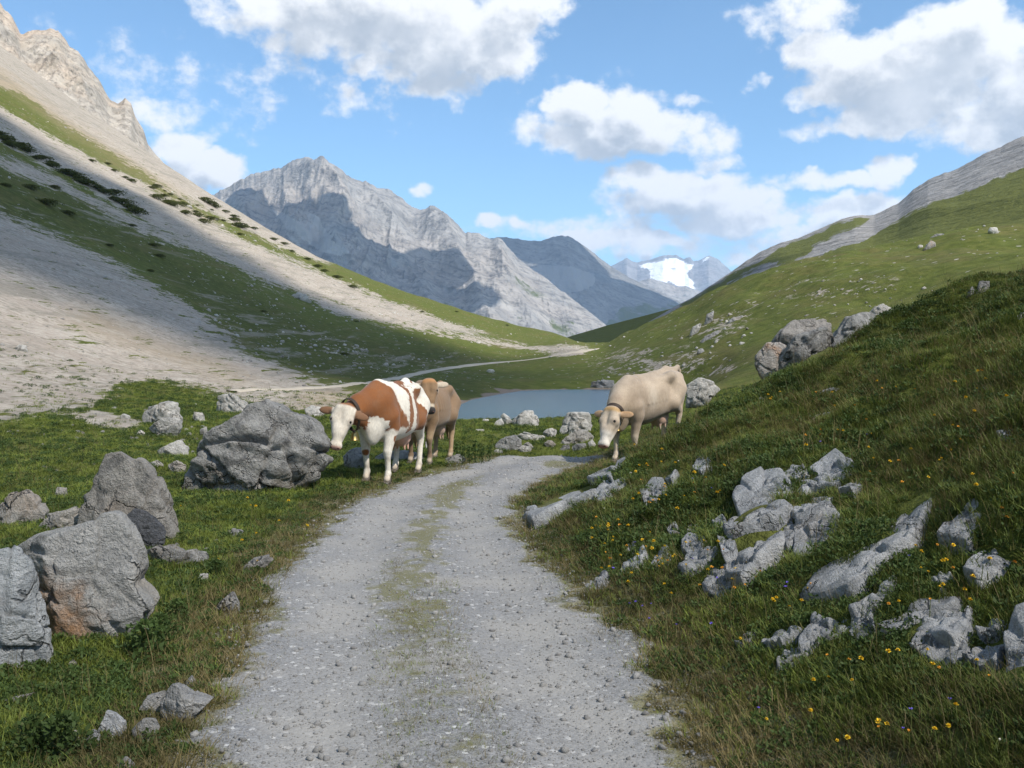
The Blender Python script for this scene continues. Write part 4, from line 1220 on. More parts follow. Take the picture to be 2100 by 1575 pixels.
    ('stone', Z9([(245, 800), (300, 758), (372, 738), (378, 770), (270, 808)]), 'rock_grey', .7, .1, 'tilted grey slab on the green hill above the pond', None, None, 0),
    ('stone', Z9([(95, 915), (140, 870), (222, 828), (228, 870), (140, 918)]), 'rock_grey', .7, .1, 'lower pale slab on the green hill behind the cream cow', None, None, 0),
    ('stone', Z9([(35, 870), (60, 810), (122, 778), (105, 830), (60, 878)]), 'rock_pale', .7, .1, 'narrow white slab left of the lower pale slab', None, None, 0),
    ('stone', Z9([(125, 800), (150, 730), (195, 708), (188, 770), (150, 802)]), 'rock_grey', .7, .1, 'upright grey slab above the narrow white slab', None, None, 0),
    ('stone', Z9([(85, 970), (95, 945), (125, 942), (140, 965), (110, 978)]), 'rock_grey', .7, .1, 'grey rock among rubble below the hill slabs', None, None, 0),
    ('stone', Z9([(1480, 340), (1505, 300), (1530, 278), (1555, 292), (1550, 330), (1510, 342)]), 'rock_orange', .8, .1, 'reddish white rock high on the right green hill', None, None, 0),
    ('stone', Z9([(1445, 320), (1455, 305), (1480, 308), (1480, 325), (1455, 328)]), 'rock_pale', .8, .1, 'small white rock left of the reddish white rock', None, None, 0),
    ('stone', Z9([(1878, 228), (1888, 200), (1932, 198), (1948, 230), (1912, 243)]), 'rock_pale', .8, .1, 'white rock on the hilltop near the right edge', None, None, 0),
    ('stone', Z9([(1515, 262), (1550, 240), (1620, 232), (1615, 248), (1560, 266)]), 'rock_grey', .6, .1, 'flat grey slab above the reddish white rock', None, None, 0),
    # on the shaded slope
    ('stone', [(594, 606), (612, 598), (628, 603), (640, 617), (630, 621), (606, 613)], 'rock_pale', .8, .1, 'long white boulder alone on the dark green slope', None, None, 0),
    ('stone', [(30, 715), (40, 706), (52, 708), (57, 720), (42, 724)], 'rock_pale', .8, .1, 'white boulder on the scree at the left edge', None, None, 0),
]


def build_rocks():
    for i, (nm, poly, mat, thick, rough, label, grp, depth, strata) in enumerate(ROCKS):
        outline_rock(poly, MAT[mat], thick=thick, rough=rough * 1.15, seed=100 + i * 7, depth=depth, name=nm, label=label, category='boulder' if nm == 'boulder' else 'stone', group=grp, strata=strata)


build_rocks()

# bedrock outcrops of the right bank: one thing each, its blocks as parts
OUTCROPS = [
    ('low bluish rock ledge sloping down to the track edge', [
        Z5([(90, 605), (180, 510), (330, 440), (480, 403), (535, 430), (480, 495), (330, 550), (220, 610), (160, 660)]),
        Z5([(475, 480), (540, 420), (640, 388), (665, 400), (560, 480), (500, 510)]),
        Z5([(60, 590), (100, 555), (150, 545), (120, 600), (80, 615)]),
    ]),
    ('grey rock knob at the front hoof of the cream cow', [
        Z5([(560, 330), (600, 250), (690, 213), (690, 270), (645, 320), (600, 345)]),
        Z5([(430, 385), (480, 345), (560, 305), (585, 350), (580, 390), (470, 400)]),
    ]),
    ('main cracked rock outcrop in the middle of the right bank', [
        Z5(p) for p in [
            [(1290, 510), (1380, 420), (1480, 368), (1560, 373), (1605, 420), (1570, 470), (1480, 530), (1430, 570), (1320, 590)],
            [(1560, 370), (1620, 318), (1690, 328), (1705, 352), (1640, 388), (1600, 415)],
            [(1668, 410), (1720, 358), (1800, 368), (1882, 390), (1875, 435), (1760, 455), (1690, 475)],
            [(1720, 345), (1790, 300), (1880, 258), (1965, 300), (1965, 372), (1880, 390), (1800, 368)],
            [(1880, 430), (1960, 393), (2015, 420), (1965, 468), (1890, 460)],
            [(1570, 580), (1650, 520), (1800, 470), (1865, 463), (1795, 545), (1700, 608), (1600, 610)],
            [(1212, 840), (1290, 740), (1350, 658), (1480, 618), (1565, 680), (1575, 790), (1500, 840), (1420, 910), (1340, 970), (1240, 930)],
            [(1617, 790), (1660, 648), (1740, 618), (1850, 588), (1905, 640), (1845, 725), (1760, 800), (1700, 825)],
            [(1535, 630), (1640, 598), (1705, 620), (1645, 705), (1590, 780), (1560, 725)],
            [(1225, 670), (1290, 590), (1400, 558), (1530, 518), (1615, 540), (1500, 610), (1350, 660), (1260, 690)],
            [(1105, 1010), (1160, 898), (1230, 878), (1305, 960), (1200, 1040)],
            [(983, 785), (1030, 728), (1110, 698), (1148, 720), (1125, 800), (1040, 838)],
            [(798, 880), (850, 798), (900, 778), (925, 810), (905, 860), (830, 890)],
            [(958, 890), (1050, 830), (1180, 788), (1195, 812), (1080, 880), (990, 910)],
            [(1188, 705), (1290, 688), (1275, 775), (1210, 805)],
            [(1160, 640), (1220, 610), (1250, 640), (1200, 680)],
            [(1640, 470), (1680, 440), (1720, 450), (1680, 490), (1630, 510)],
        ]]),
    ('dark pointed rock ledge in grass left of the main outcrop', [
        Z5([(598, 930), (670, 848), (770, 798), (785, 832), (720, 900), (640, 930)]),
        Z5([(660, 800), (700, 755), (720, 760), (690, 800)]),
    ]),
    ('single grey block with dark shadow side above the track', [Z5([(748, 470), (820, 408), (880, 398), (893, 470), (845, 528), (780, 550)])]),
    ('small stone just above the single grey block', [Z5([(883, 355), (930, 333), (962, 350), (925, 395), (890, 392)])]),
    ('pale block alone in the grass below the cream cow', [Z5([(1043, 325), (1090, 253), (1147, 263), (1143, 305), (1090, 340)])]),
    ('pair of small stones left of the main outcrop top', [Z5([(880, 650), (940, 618), (962, 672), (910, 698)]), Z5([(1000, 690), (1040, 650), (1080, 665), (1050, 700)])]),
    ('low flat stone strip by the track under the main outcrop', [Z5([(428, 1005), (490, 948), (562, 933), (535, 985), (450, 1018)])]),
    ('long smooth grey slab running up the right bank', [
        Z6([(305, 775), (420, 690), (580, 640), (650, 590), (720, 500), (800, 388), (830, 338), (912, 343), (885, 435), (825, 565), (760, 620), (650, 690), (560, 770), (430, 790)]),
    ]),
    ('shorter dark slab right of the long smooth slab', [Z6([(925, 550), (1000, 480), (1080, 408), (1130, 358), (1168, 368), (1115, 475), (1050, 550), (980, 558)])]),
    ('layered rock outcrop low on the right bank', [
        Z6(p) for p in [
            [(315, 1060), (350, 970), (390, 923), (440, 948), (522, 903), (540, 952), (470, 995), (400, 1012), (340, 1060)],
            [(525, 980), (560, 898), (635, 885), (645, 975), (560, 998)],
            [(538, 895), (620, 850), (680, 788), (742, 753), (725, 805), (660, 858), (560, 915)],
            [(658, 970), (740, 930), (870, 838), (960, 808), (1003, 820), (993, 868), (870, 910), (780, 970), (700, 998)],
            [(198, 1138), (250, 1083), (322, 1053), (335, 1080), (280, 1118)],
            [(775, 1000), (880, 898), (1000, 868), (1065, 880), (1055, 965), (1000, 1030), (870, 1025)],
            [(815, 1070), (860, 1008), (960, 1038), (1042, 1018), (1065, 1075), (1000, 1120), (940, 1130)],
            [(1045, 1110), (1100, 1038), (1232, 998), (1245, 1055), (1195, 1150), (1120, 1150)],
            [(1108, 985), (1150, 943), (1232, 928), (1255, 965), (1180, 1008), (1115, 1012)],
            [(1222, 1160), (1240, 1030), (1303, 948), (1400, 920), (1420, 1200), (1240, 1200)],
        ]]),
    ('brown edged ledge left of the layered outcrop', [Z6([(138, 1035), (200, 988), (322, 963), (335, 988), (240, 1050)]), Z6([(20, 1035), (80, 995), (120, 1000), (70, 1040)])]),
    ('thin pale ledge at the right edge above the layered outcrop', [Z6([(1045, 728), (1130, 658), (1270, 598), (1285, 628), (1170, 698), (1100, 738)]), Z6([(1040, 570), (1090, 530), (1120, 520), (1080, 565)])]),
    ('small stones beside the pale ledge', [Z6([(895, 755), (910, 735), (985, 720), (990, 745), (920, 768)]), Z6([(925, 800), (945, 780), (962, 790), (950, 806)])]),
    ('blue stone at the upper right of the bank', [Z6([(1190, 105), (1230, 68), (1262, 70), (1240, 100), (1200, 112)])]),
]


def bank_slab(poly, mat, seed, name, parent=None, base=None, proud=.05):
    """an exposed block of bedrock: its outline lies in the slope, its broken top stands proud of the turf"""
    poly = np.array(poly, dtype=np.float64)
    c = (poly.min(0) + poly.max(0)) / 2
    poly = c + (poly - c) * 1.09
    if not in_poly(np.array([c[0]]), np.array([c[1]]), [tuple(p) for p in poly])[0]:
        c = poly.mean(0)
    hits = [ground_hit(*(c + (p - c) * k)) for p in poly for k in (.5, 1.0)]
    hits = np.array([h for h in hits if h is not None])
    med = np.median(hits[:, 1]); hits = hits[np.abs(hits[:, 1] - med) < .22 * med]
    o = hits.mean(0)
    Amat = np.c_[hits[:, :2] - o[:2], np.ones(len(hits))]
    # plane leaned a little towards the slope of the bank so that thin strips stay stable
    reg = np.array([[1.6, 0, 0], [0, 1.6, 0]]); tgt = np.array([1.6 * .42, 1.6 * .02])
    sol, *_ = np.linalg.lstsq(np.r_[Amat, reg], np.r_[hits[:, 2] - o[2], tgt], rcond=None)
    nrm = unit_v(np.array([-sol[0], -sol[1], 1.0]))
    wpx = np.ptp(poly[:, 0])
    nr, nt_ = (22, 84) if wpx > 60 else (16, 60) if wpx > 25 else (10, 36)
    th = np.linspace(0, 2 * math.pi, nt_, endpoint=False)
    rr = np.zeros(nt_)
    for i in range(len(poly)):
        a = poly[i] - c; b = poly[(i + 1) % len(poly)] - c; e = b - a
        den = np.cos(th) * e[1] - np.sin(th) * e[0]
        with np.errstate(divide='ignore', invalid='ignore'):
            t = (a[0] * e[1] - a[1] * e[0]) / den; s_ = (a[0] * np.sin(th) - a[1] * np.cos(th)) / den
        ok = (s_ >= -1e-6) & (s_ <= 1 + 1e-6) & (t > 0)
        rr = np.where(ok, np.maximum(rr, t), rr)
    rr = np.where(rr <= 0, np.median(rr[rr > 0]), rr)
    rho = np.r_[np.linspace(0, .9, nr - 5), .95, .985, 1.0, 1.03, 1.06]
    PTS = []
    size = wpx / FPX * o[1]
    for k, r in enumerate(rho):
        for j in range(nt_):
            u = c[0] + math.cos(th[j]) * rr[j] * r; v = c[1] + math.sin(th[j]) * rr[j] * r
            d = px_dir(u, v)
            t = ((o - np.array([0, 0, EYE])) @ nrm) / (d @ nrm)
            PTS.append(np.array([0, 0, EYE]) + d * t)
    P = np.array(PTS); R = np.repeat(rho, nt_)
    H = min(proud, .35 * size + .03)
    rng = np.random.default_rng(seed)
    q = P / max(.12, size) * 1.3
    tilt = (P - o) @ np.r_[rng.uniform(-.22, .22, 2), 0.0]
    # joints and steps
    cells = rng.uniform(-.6, .6, (14, 3)) * size * .8; cells[:, 2] = 0
    rel = P - o
    dd = np.sqrt(((rel[:, None, :2] - cells[None, :, :2]) ** 2).sum(-1)); so = np.sort(dd, 1); ii = dd.argmin(1)
    joint = np.exp(-((so[:, 1] - so[:, 0]) / (.025 + .02 * size)) ** 2)
    ct = rng.uniform(-1, 1, (14, 2))[ii] / max(.1, size)
    st = rng.uniform(-.5, .5, 14)[ii] + .9 * np.clip((ct * (rel[:, :2] - cells[ii][:, :2])).sum(1), -.5, .5)
    n1 = fbm(q[:, 0] * 2, q[:, 1] * 2, q[:, 2] * 2, octv=5, seed=seed % 53, gain=.6)
    n2 = ridged(q[:, 0] * 1.3, q[:, 1] * 1.3, q[:, 2] * 1.3, octv=4, seed=seed % 47) - .5
    rim = np.where(R <= .9, 1.0, np.interp(R, [.9, .95, .985, 1.0, 1.03, 1.06], [1.0, .92, .6, .1, -1.2, -2.6]))
    h = H * (rim * (1 + .0 * R) + (R < 1.0) * (.16 * n1 + .06 * n2 + .62 * st - .55 * joint)) + np.clip(tilt, -.07, .07) * (R < 1.01)
    P = P + nrm[None] * h[:, None]
    F = []
    for i in range(len(rho) - 1):
        for j in range(nt_):
            k2 = (j + 1) % nt_
            F.append((i * nt_ + j, (i + 1) * nt_ + j, (i + 1) * nt_ + k2, i * nt_ + k2))
    org = o if base is None else np.array(base)
    me = mesh_from(name, P - org, np.array(F), mat, smooth=False)
    ob = link(name, me, loc=(0, 0, 0) if parent is not None else org, parent=parent)
    return ob


def unit_v(v):
    return v / np.linalg.norm(v)


SLAB_POLYS = []


def build_outcrops():
    s = 900
    for label, blocks in OUTCROPS:
        hs = [ground_hit(*np.array(p).mean(0)) for p in blocks]
        base = np.mean(hs, 0)
        root = None if len(blocks) == 1 else link('rock_outcrop', None, loc=base, label=label, category='rock outcrop')
        for p in blocks:
            s += 13
            SLAB_POLYS.append(p)
            o = bank_slab(p, MAT['rock_blue'], s, 'rock_block' if root else 'rock_slab', root, base if root else None, proud=.05)
            if root is None:
                o['label'] = label; o['category'] = 'rock'


build_outcrops()
# ------------------------------------------------------------------ cows
def surface_nets(S, origin, h):
    """smooth surface of the zero level of a sampled field (negative inside)"""
    inside = S < 0
    nx, ny, nz = S.shape
    acc = np.zeros((nx - 1, ny - 1, nz - 1, 3), dtype=np.float32); cnt = np.zeros((nx - 1, ny - 1, nz - 1), dtype=np.float32)
    corner = [(i, j, k) for i in (0, 1) for j in (0, 1) for k in (0, 1)]

    def sl(c):
        return S[c[0]:nx - 1 + c[0], c[1]:ny - 1 + c[1], c[2]:nz - 1 + c[2]]
    for a in corner:
        for ax in range(3):
            if a[ax] == 0:
                b = list(a); b[ax] = 1; b = tuple(b)
                va, vb = sl(a), sl(b)
                cr = (va < 0) != (vb < 0)
                t = np.where(cr, va / np.where(cr, va - vb, 1), 0)
                for d in range(3):
                    acc[..., d] += np.where(cr, (t if d == ax else a[d]), 0)
                cnt += cr
    act = cnt > 0
    idx = -np.ones(act.shape, dtype=np.int64); idx[act] = np.arange(act.sum())
    cell = np.argwhere(act)
    V = (cell + acc[act] / cnt[act][:, None]) * h + origin
    F = []
    for ax in range(3):
        o1, o2 = [(1, 2), (2, 0), (0, 1)][ax]
        s0 = [slice(1, -1)] * 3; s0[ax] = slice(0, -1)
        s1 = [slice(1, -1)] * 3; s1[ax] = slice(1, None)
        A = inside[tuple(s0)]; B = inside[tuple(s1)]
        for flip, m in ((False, A & ~B), (True, ~A & B)):
            p = np.argwhere(m)
            if len(p) == 0:
                continue
            off = np.array([1, 1, 1]); off[ax] = 0
            p = p + off
            e1 = np.zeros(3, int); e1[o1] = 1; e2 = np.zeros(3, int); e2[o2] = 1
            q = [p - e1 - e2, p - e2, p, p - e1]
            f = np.stack([idx[tuple(x.T)] for x in q], 1)
            F.append(f[:, ::-1] if flip else f)
    return V, np.concatenate(F)


def sdf_mesh(prims, h=.014):
    lo = np.array([1e9] * 3); hi = -lo
    for p in prims:
        if p[0] == 'cap':
            for c, r in ((p[1], p[3]), (p[2], p[4])):
                lo = np.minimum(lo, np.array(c) - r); hi = np.maximum(hi, np.array(c) + r)
        else:
            r = max(p[2]); lo = np.minimum(lo, np.array(p[1]) - r); hi = np.maximum(hi, np.array(p[1]) + r)
    lo -= .06; hi += .06
    n = np.ceil((hi - lo) / h).astype(int) + 1
    ax = [lo[i] + h * np.arange(n[i]) for i in range(3)]
    S = np.full(tuple(n), 9.0, dtype=np.float32)
    for p in prims:
        k = p[-1]
        if p[0] == 'cap':
            a, b, ra, rb = np.array(p[1], float), np.array(p[2], float), p[3], p[4]
            blo = np.minimum(a - ra, b - rb); bhi = np.maximum(a + ra, b + rb)
        else:
            c = np.array(p[1], float); m = max(p[2]); blo, bhi = c - m, c + m
        pad = max(.10, k * 1.6)
        i0 = np.maximum(0, np.floor((blo - pad - lo) / h).astype(int)); i1 = np.minimum(n, np.ceil((bhi + pad - lo) / h).astype(int) + 1)
        X, Y, Z = np.meshgrid(*[ax[i][i0[i]:i1[i]].astype(np.float32) for i in range(3)], indexing='ij')
        if p[0] == 'cap':
            ba = b - a; bb = float(ba @ ba) + 1e-9
            t = np.clip(((X - a[0]) * ba[0] + (Y - a[1]) * ba[1] + (Z - a[2]) * ba[2]) / bb, 0, 1)
            d = np.sqrt((X - a[0] - t * ba[0]) ** 2 + (Y - a[1] - t * ba[1]) ** 2 + (Z - a[2] - t * ba[2]) ** 2) - (ra + (rb - ra) * t)
        else:
            dx, dy, dz = X - c[0], Y - c[1], Z - c[2]
            R = p[3]
            if R is not None:
                R = np.array(R)  # rows: local axes
                dx, dy, dz = [dx * R[i][0] + dy * R[i][1] + dz * R[i][2] for i in range(3)]
            r = p[2]
            k0 = np.sqrt((dx / r[0]) ** 2 + (dy / r[1]) ** 2 + (dz / r[2]) ** 2)
            k1 = np.sqrt((dx / r[0] ** 2) ** 2 + (dy / r[1] ** 2) ** 2 + (dz / r[2] ** 2) ** 2) + 1e-6
            d = k0 * (k0 - 1) / k1
            d = np.where(k0 < .05, -min(r), d)
        sub = S[i0[0]:i1[0], i0[1]:i1[1], i0[2]:i1[2]]
        hh = np.maximum(k - np.abs(sub - d), 0) / k
        S[i0[0]:i1[0], i0[1]:i1[1], i0[2]:i1[2]] = np.minimum(sub, d) - hh * hh * k * .25
    return surface_nets(S, lo, h)


def mat_cow(name, rough=.75):
    m, nt, b, out = new_mat(name)
    c = attr(nt, 'coat').outputs['Color']
    tc = nt.nodes.new('ShaderNodeTexCoord')
    n = noise(nt, vmath(nt, 'MULTIPLY', tc.outputs['Object'], (1, 1, .35)), 60, 4, .65)
    n2 = noise(nt, tc.outputs['Object'], 5, 4, .6)
    c2 = mixc(nt, sstep(nt, n, .3, .7, 0.0, .22), c, (.06, .04, .025))
    c2 = mixc(nt, sstep(nt, n2, .4, .7, 0.0, .08), c2, (.16, .11, .07))
    nt.links.new(c2, b.inputs['Base Color'])
    b.inputs['Roughness'].default_value = rough
    b.inputs['Sheen Weight'].default_value = .15
    bump(nt, b, math_node(nt, 'ADD', n, math_node(nt, 'MULTIPLY', n2, 1.2)), .35, .012)
    return m


MAT['cow_red'] = mat_cow('red_and_white_coat')
MAT['cow_brown'] = mat_cow('brown_coat')
MAT['cow_cream'] = mat_cow('cream_coat')
MAT['hoof'] = mat_plain('hoof_horn', (.10, .085, .07), .6)
MAT['eye'] = mat_plain('eye', (.012, .01, .009), .12)
MAT['nostril'] = mat_plain('nostril', (.09, .04, .035), .5)
MAT['leather'] = mat_plain('dark_leather', (.045, .032, .024), .6)
MAT['brass'] = mat_plain('brass_bell', (.42, .30, .12), .38, 1.0)
MAT['tail_hair'] = mat_plain('tail_hair', (.30, .22, .14), .9)


def unit(v):
    v = np.array(v, float); return v / np.linalg.norm(v)


def build_cow(spec):
    f = unit(list(spec['f']) + [0]); l = np.array([-f[1], f[0], 0])
    cx, cy = spec['center']; sc = spec.get('scale', 1.0)

    def to_world(p):
        return np.array([cx, cy, 0]) + (f * p[0] + l * p[1]) * sc
    step = spec.get('step', (0, 0, 0, 0))
    feet = {}
    for nm, (x, y), dx in (('fl', (.47, .165), step[0]), ('fr', (.47, -.165), step[1]), ('hl', (-.70, .165), step[2]), ('hr', (-.70, -.165), step[3])):
        w = to_world((x + dx, y)); feet[nm] = (x + dx, y, ground_z(w[0], w[1]) + spec.get('lift', 0))
    zf = (feet['fl'][2] + feet['fr'][2]) / 2; zh = (feet['hl'][2] + feet['hr'][2]) / 2
    z0 = min(v[2] for v in feet.values())
    slope = (zf - zh) / 1.17 * .9
    base = (zf + zh) / 2 - z0
    G = {k: (v[2] - z0) / sc for k, v in feet.items()}

    def B(x, y, z):   # trunk frame, tilted with the ground
        return (x, y, z + (base + slope * sc * (x + .1)) / sc)
    pr = []
    cap = lambda a, b, ra, rb, k=.06: pr.append(('cap', a, b, ra, rb, k))
    ell = lambda c, r, k=.08, R=None: pr.append(('ell', c, r, R, k))
    # trunk
    ell(B(.16, 0, .93), (.50, .275, .40), .10)
    ell(B(-.14, 0, .82), (.52, .335 * spec.get('belly', 1), .285 * spec.get('belly', 1)), .12)
    ell(B(-.14, 0, 1.03), (.54, .285, .275), .12)
    ell(B(.44, 0, .98), (.30, .22, .37), .10)
    ell(B(.60, 0, .88), (.18, .165, .26), .09)
    ell(B(-.68, 0, 1.10), (.27, .19, .21), .08)
    cap(B(.46, 0, 1.345), B(.22, 0, 1.315), .045, .045, .10)
    cap(B(.22, 0, 1.31), B(-.30, 0, 1.305), .045, .05, .10)
    cap(B(-.30, 0, 1.305), B(-.62, 0, 1.345), .05, .05, .08)
    cap(B(-.62, 0, 1.345), B(-.90, 0, 1.30), .05, .045, .07)
    ell(B(-.34, 0, 1.215), (.30, .215, .075), .10)
    for s in (1, -1):
        cap(B(-.30, .15 * s, 1.235), B(-.48, .205 * s, 1.255), .03, .055, .08)    # loin edge to hook bone
        cap(B(-.48, .205 * s, 1.255), B(-.86, .115 * s, 1.19), .055, .06, .10)
        ell(B(-.62, .13 * s, 1.16), (.20, .10, .12), .10)    # hook to pin bone
        ell(B(-.73, .145 * s, .98), (.21, .105, .28), .07)                         # thigh
        ell(B(-.43, .20 * s, .80), (.13, .075, .16), .07)                          # stifle flank
        ell(B(.42, .165 * s, 1.06), (.14, .075, .27), .06)                         # shoulder blade
        cap(B(.36, .10 * s, 1.30), B(.56, .17 * s, .90), .06, .085, .06)           # spine of the shoulder
        ell(B(.58, .155 * s, .86), (.085, .075, .11), .06)                         # point of shoulder
    for s in (1, -1):
        for q in np.linspace(-.22, .26, 6):                                        # ribs
            cap(B(q, .20 * s, 1.15), B(q - .03, .270 * s, .92), .016, .016, .05)
    ell(B(.64, 0, .72), (.16, .105, .20), .08)                                     # brisket
    # legs
    for nm, s in (('fl', 1), ('fr', -1)):
        x, y, _ = feet[nm]; g = G[nm]
        el = B(.43, .20 * s, .76); kn = (x * .6 + .47 * .4 + .02, y, g + .42)
        cap(B(.46, .19 * s, .90), el, .13, .105, .07)
        cap(el, (kn[0], kn[1], kn[2] + .03), .10, .060, .05)
        ell(kn, (.056, .052, .075), .03)
        cap((kn[0], kn[1], kn[2] - .05), (x - .015, y, g + .15), .042, .036, .03)
        ell((x - .01, y, g + .135), (.046, .044, .05), .02)
        cap((x - .01, y, g + .13), (x + .03, y, g + .06), .040, .046, .02)
    for nm, s in (('hl', 1), ('hr', -1)):
        x, y, _ = feet[nm]; g = G[nm]
        st = B(-.50, .22 * s, .80); hk = (x - .09, y, g + .50)
        cap(B(-.68, .17 * s, 1.0), st, .19, .13, .08)
        cap(st, (hk[0] + .03, hk[1], hk[2] + .06), .13, .062, .06)
        cap(B(-.86, .12 * s, .95), (hk[0] - .02, hk[1], hk[2] + .05), .10, .04, .06)
        ell(hk, (.062, .046, .075), .03)
        cap((hk[0], hk[1], hk[2] - .03), (x - .03, y, g + .15), .046, .038, .03)
        ell((x - .025, y, g + .135), (.048, .045, .05), .02)
        cap((x - .025, y, g + .13), (x + .02, y, g + .06), .041, .047, .02)
    # udder
    if spec.get('udder', True):
        ell(B(-.42, 0, .56), (.19, .15, .15), .06)
        ell(B(-.30, 0, .60), (.16, .13, .10), .06)
        for dx in (-.50, -.36):
            for s in (1, -1):
                cap(B(dx, .07 * s, .45), B(dx, .085 * s, .37), .026, .014, .02)
    # head
    hs = spec.get('head_scale', 1.0)
    H0 = np.array(spec['poll'], float); H0[2] = (H0[2] - z0) / 1.0
    hd = unit(spec['head']); nn = np.array(spec['face'], float); nn = unit(nn - hd * (nn @ hd)); sd = np.cross(nn, hd)
    if sd @ np.array([0, 1, 0]) < 0:
        sd = -sd

    def Hp(a, s, n):
        return tuple(H0 + (hd * a + sd * s + nn * n) * hs)
    R = [hd, sd, nn]
    hk_ = .035
    for s in (1, -1):
        cap(Hp(.02, .050 * s, -.035), Hp(.15, .070 * s, -.04), .064 * hs, .074 * hs, hk_)
        cap(Hp(.15, .062 * s, -.035), Hp(.32, .026 * s, -.02), .070 * hs, .058 * hs, hk_)
        cap(Hp(.16, .052 * s, -.12), Hp(.38, .022 * s, -.08), .066 * hs, .046 * hs, hk_)
        ell(Hp(.165, .098 * s, .005), (.045 * hs, .026 * hs, .032 * hs), .02, R)
        ell(Hp(.480, .036 * s, -.025), (.046 * hs, .040 * hs, .048 * hs), .025, R)
        # ears
        d_e = unit(sd * s + hd * (spec.get('ear_drop', .15) - .22) - nn * .25)
        n_e = unit(nn - d_e * (nn @ d_e)); h_e = np.cross(n_e, d_e)
        e0 = np.array(Hp(.05, .095 * s, -.05)); e1 = e0 + d_e * .10 * hs
        cap(tuple(e0), tuple(e0 + d_e * .05), .030 * hs, .034 * hs, .02)
        ell(tuple(e1 + d_e * .02), (.105 * hs, .052 * hs, .020 * hs), .02, [d_e, h_e, n_e])
    cap(Hp(.28, 0, -.022), Hp(.46, 0, -.030), .064 * hs, .062 * hs, hk_)
    ell(Hp(.475, 0, -.035), (.052 * hs, .066 * hs, .056 * hs), .03, R)
    ell(Hp(.44, 0, -.085), (.070 * hs, .050 * hs, .035 * hs), .03, R)
    ell(Hp(-.01, 0, -.035), (.05 * hs, .07 * hs, .06 * hs), .04, R)
    # neck
    nb = np.array(B(.56, 0, 1.08)); ne = np.array(Hp(.06, 0, -.10))
    mid = (nb + ne) / 2 + np.array([.02, 0, .02])
    cap(tuple(nb), tuple(mid), .215, .145, .12)
    cap(tuple(mid), tuple(ne), .145, .105, .09)
    cap(B(.42, 0, 1.30), tuple(mid + np.array([0, 0, .08])), .08, .08, .12)
    dl = mid + np.array([-.02, 0, -.17])
    cap(B(.64, 0, .76), tuple(dl), .09, .05, .10)
    cap(tuple(dl), tuple(ne + np.array([-.03, 0, -.10])), .05, .045, .08)
    # tail
    tl = spec.get('tail', [(-.92, 0, 1.28), (-.99, .01, 1.12), (-1.00, .02, .85), (-.98, .03, .62)])
    for a, b_, r0, r1 in zip(tl[:-1], tl[1:], (.045, .034, .028, .024), (.034, .028, .022, .02)):
        cap(B(*a), B(*b_), r0, r1, .04)
    V, F = sdf_mesh(pr, .0135)
    # unit trunk coordinates for the coat
    Vl = V.copy(); Vl[:, 2] -= (base + slope * sc * (Vl[:, 0] + .1)) / sc
    hv = (V - H0) / hs
    ha, hsd, hn = hv @ hd, hv @ sd, hv @ nn
    ishead = np.clip(1 - (np.maximum.reduce([-(ha + .02), ha - .62, np.abs(hsd) - .34, np.abs(hn + .05) - .17]) / .03), 0, 1)
    gl = np.interp(V[:, 0], [-.5, .3], [min(G['hl'], G['hr']), min(G['fl'], G['fr'])])
    legz = V[:, 2] - np.where(V[:, 0] > 0, np.where(V[:, 1] > 0, G['fl'], G['fr']), np.where(V[:, 1] > 0, G['hl'], G['hr']))
    col = spec['coat'](Vl, V, ha, hsd, hn, ishead, legz)
    dirt = sm(.5 + .5 * fbm(V[:, 0] * 9, V[:, 1] * 9, V[:, 2] * 9, octv=4, seed=44), .42, .75) * np.clip(sm(.55 - legz, 0, .4) * .75 + .22, 0, 1) * (1 - .5 * ishead)
    col = mixv(col, (.21, .165, .115), dirt * .6)
    me = mesh_from('body', V * sc, F, spec['mat'])
    set_attr(me, 'coat', np.concatenate([np.clip(col, 0, 1), np.ones((len(col), 1))], 1), 'FLOAT_COLOR')
    yaw = math.atan2(f[1], f[0])
    root = link('cow', None, loc=(cx, cy, z0), rot=(0, 0, yaw), label=spec['label'], category='cow', group=None)
    body = link('body', me, parent=root)
    # hooves
    for nm in feet:
        x, y, _ = feet[nm]; g = G[nm]; s = 1 if y > 0 else -1
        hp = []
        for t in (-1, 1):
            hp.append(('cap', (x + .035, y + .022 * t, g + .025), (x + .005, y + .020 * t, g + .062), .034, .034, .012))
            hp.append(('ell', (x + .075, y + .022 * t, g + .012), (.045, .025, .026), None, .015))
        hV, hF = sdf_mesh(hp, .009)
        hV[:, 2] = np.maximum(hV[:, 2], g - .015)
        link('hoof', mesh_from('hoof', hV * sc, hF, MAT['hoof']), parent=root)
    V3, F3 = ico(3)
    for s in (1, -1):
        e = np.array(Hp(.168, .114 * s, .016))
        link('eye', mesh_from('eye', (V3 * .020 * hs + e) * sc, F3, MAT['eye']), parent=root)
        e = np.array(Hp(.508, .040 * s, .005))
        P = (V3[:, :1] * hd * .013 + V3[:, 1:2] * sd * .017 + V3[:, 2:3] * nn * .014) * hs + e
        link('nostril', mesh_from('nostril', P * sc, F3, MAT['nostril']), parent=root)
    # tail tuft
    a = np.array(B(*tl[-1])); d_t = unit(np.array(tl[-1]) - np.array(tl[-2]))
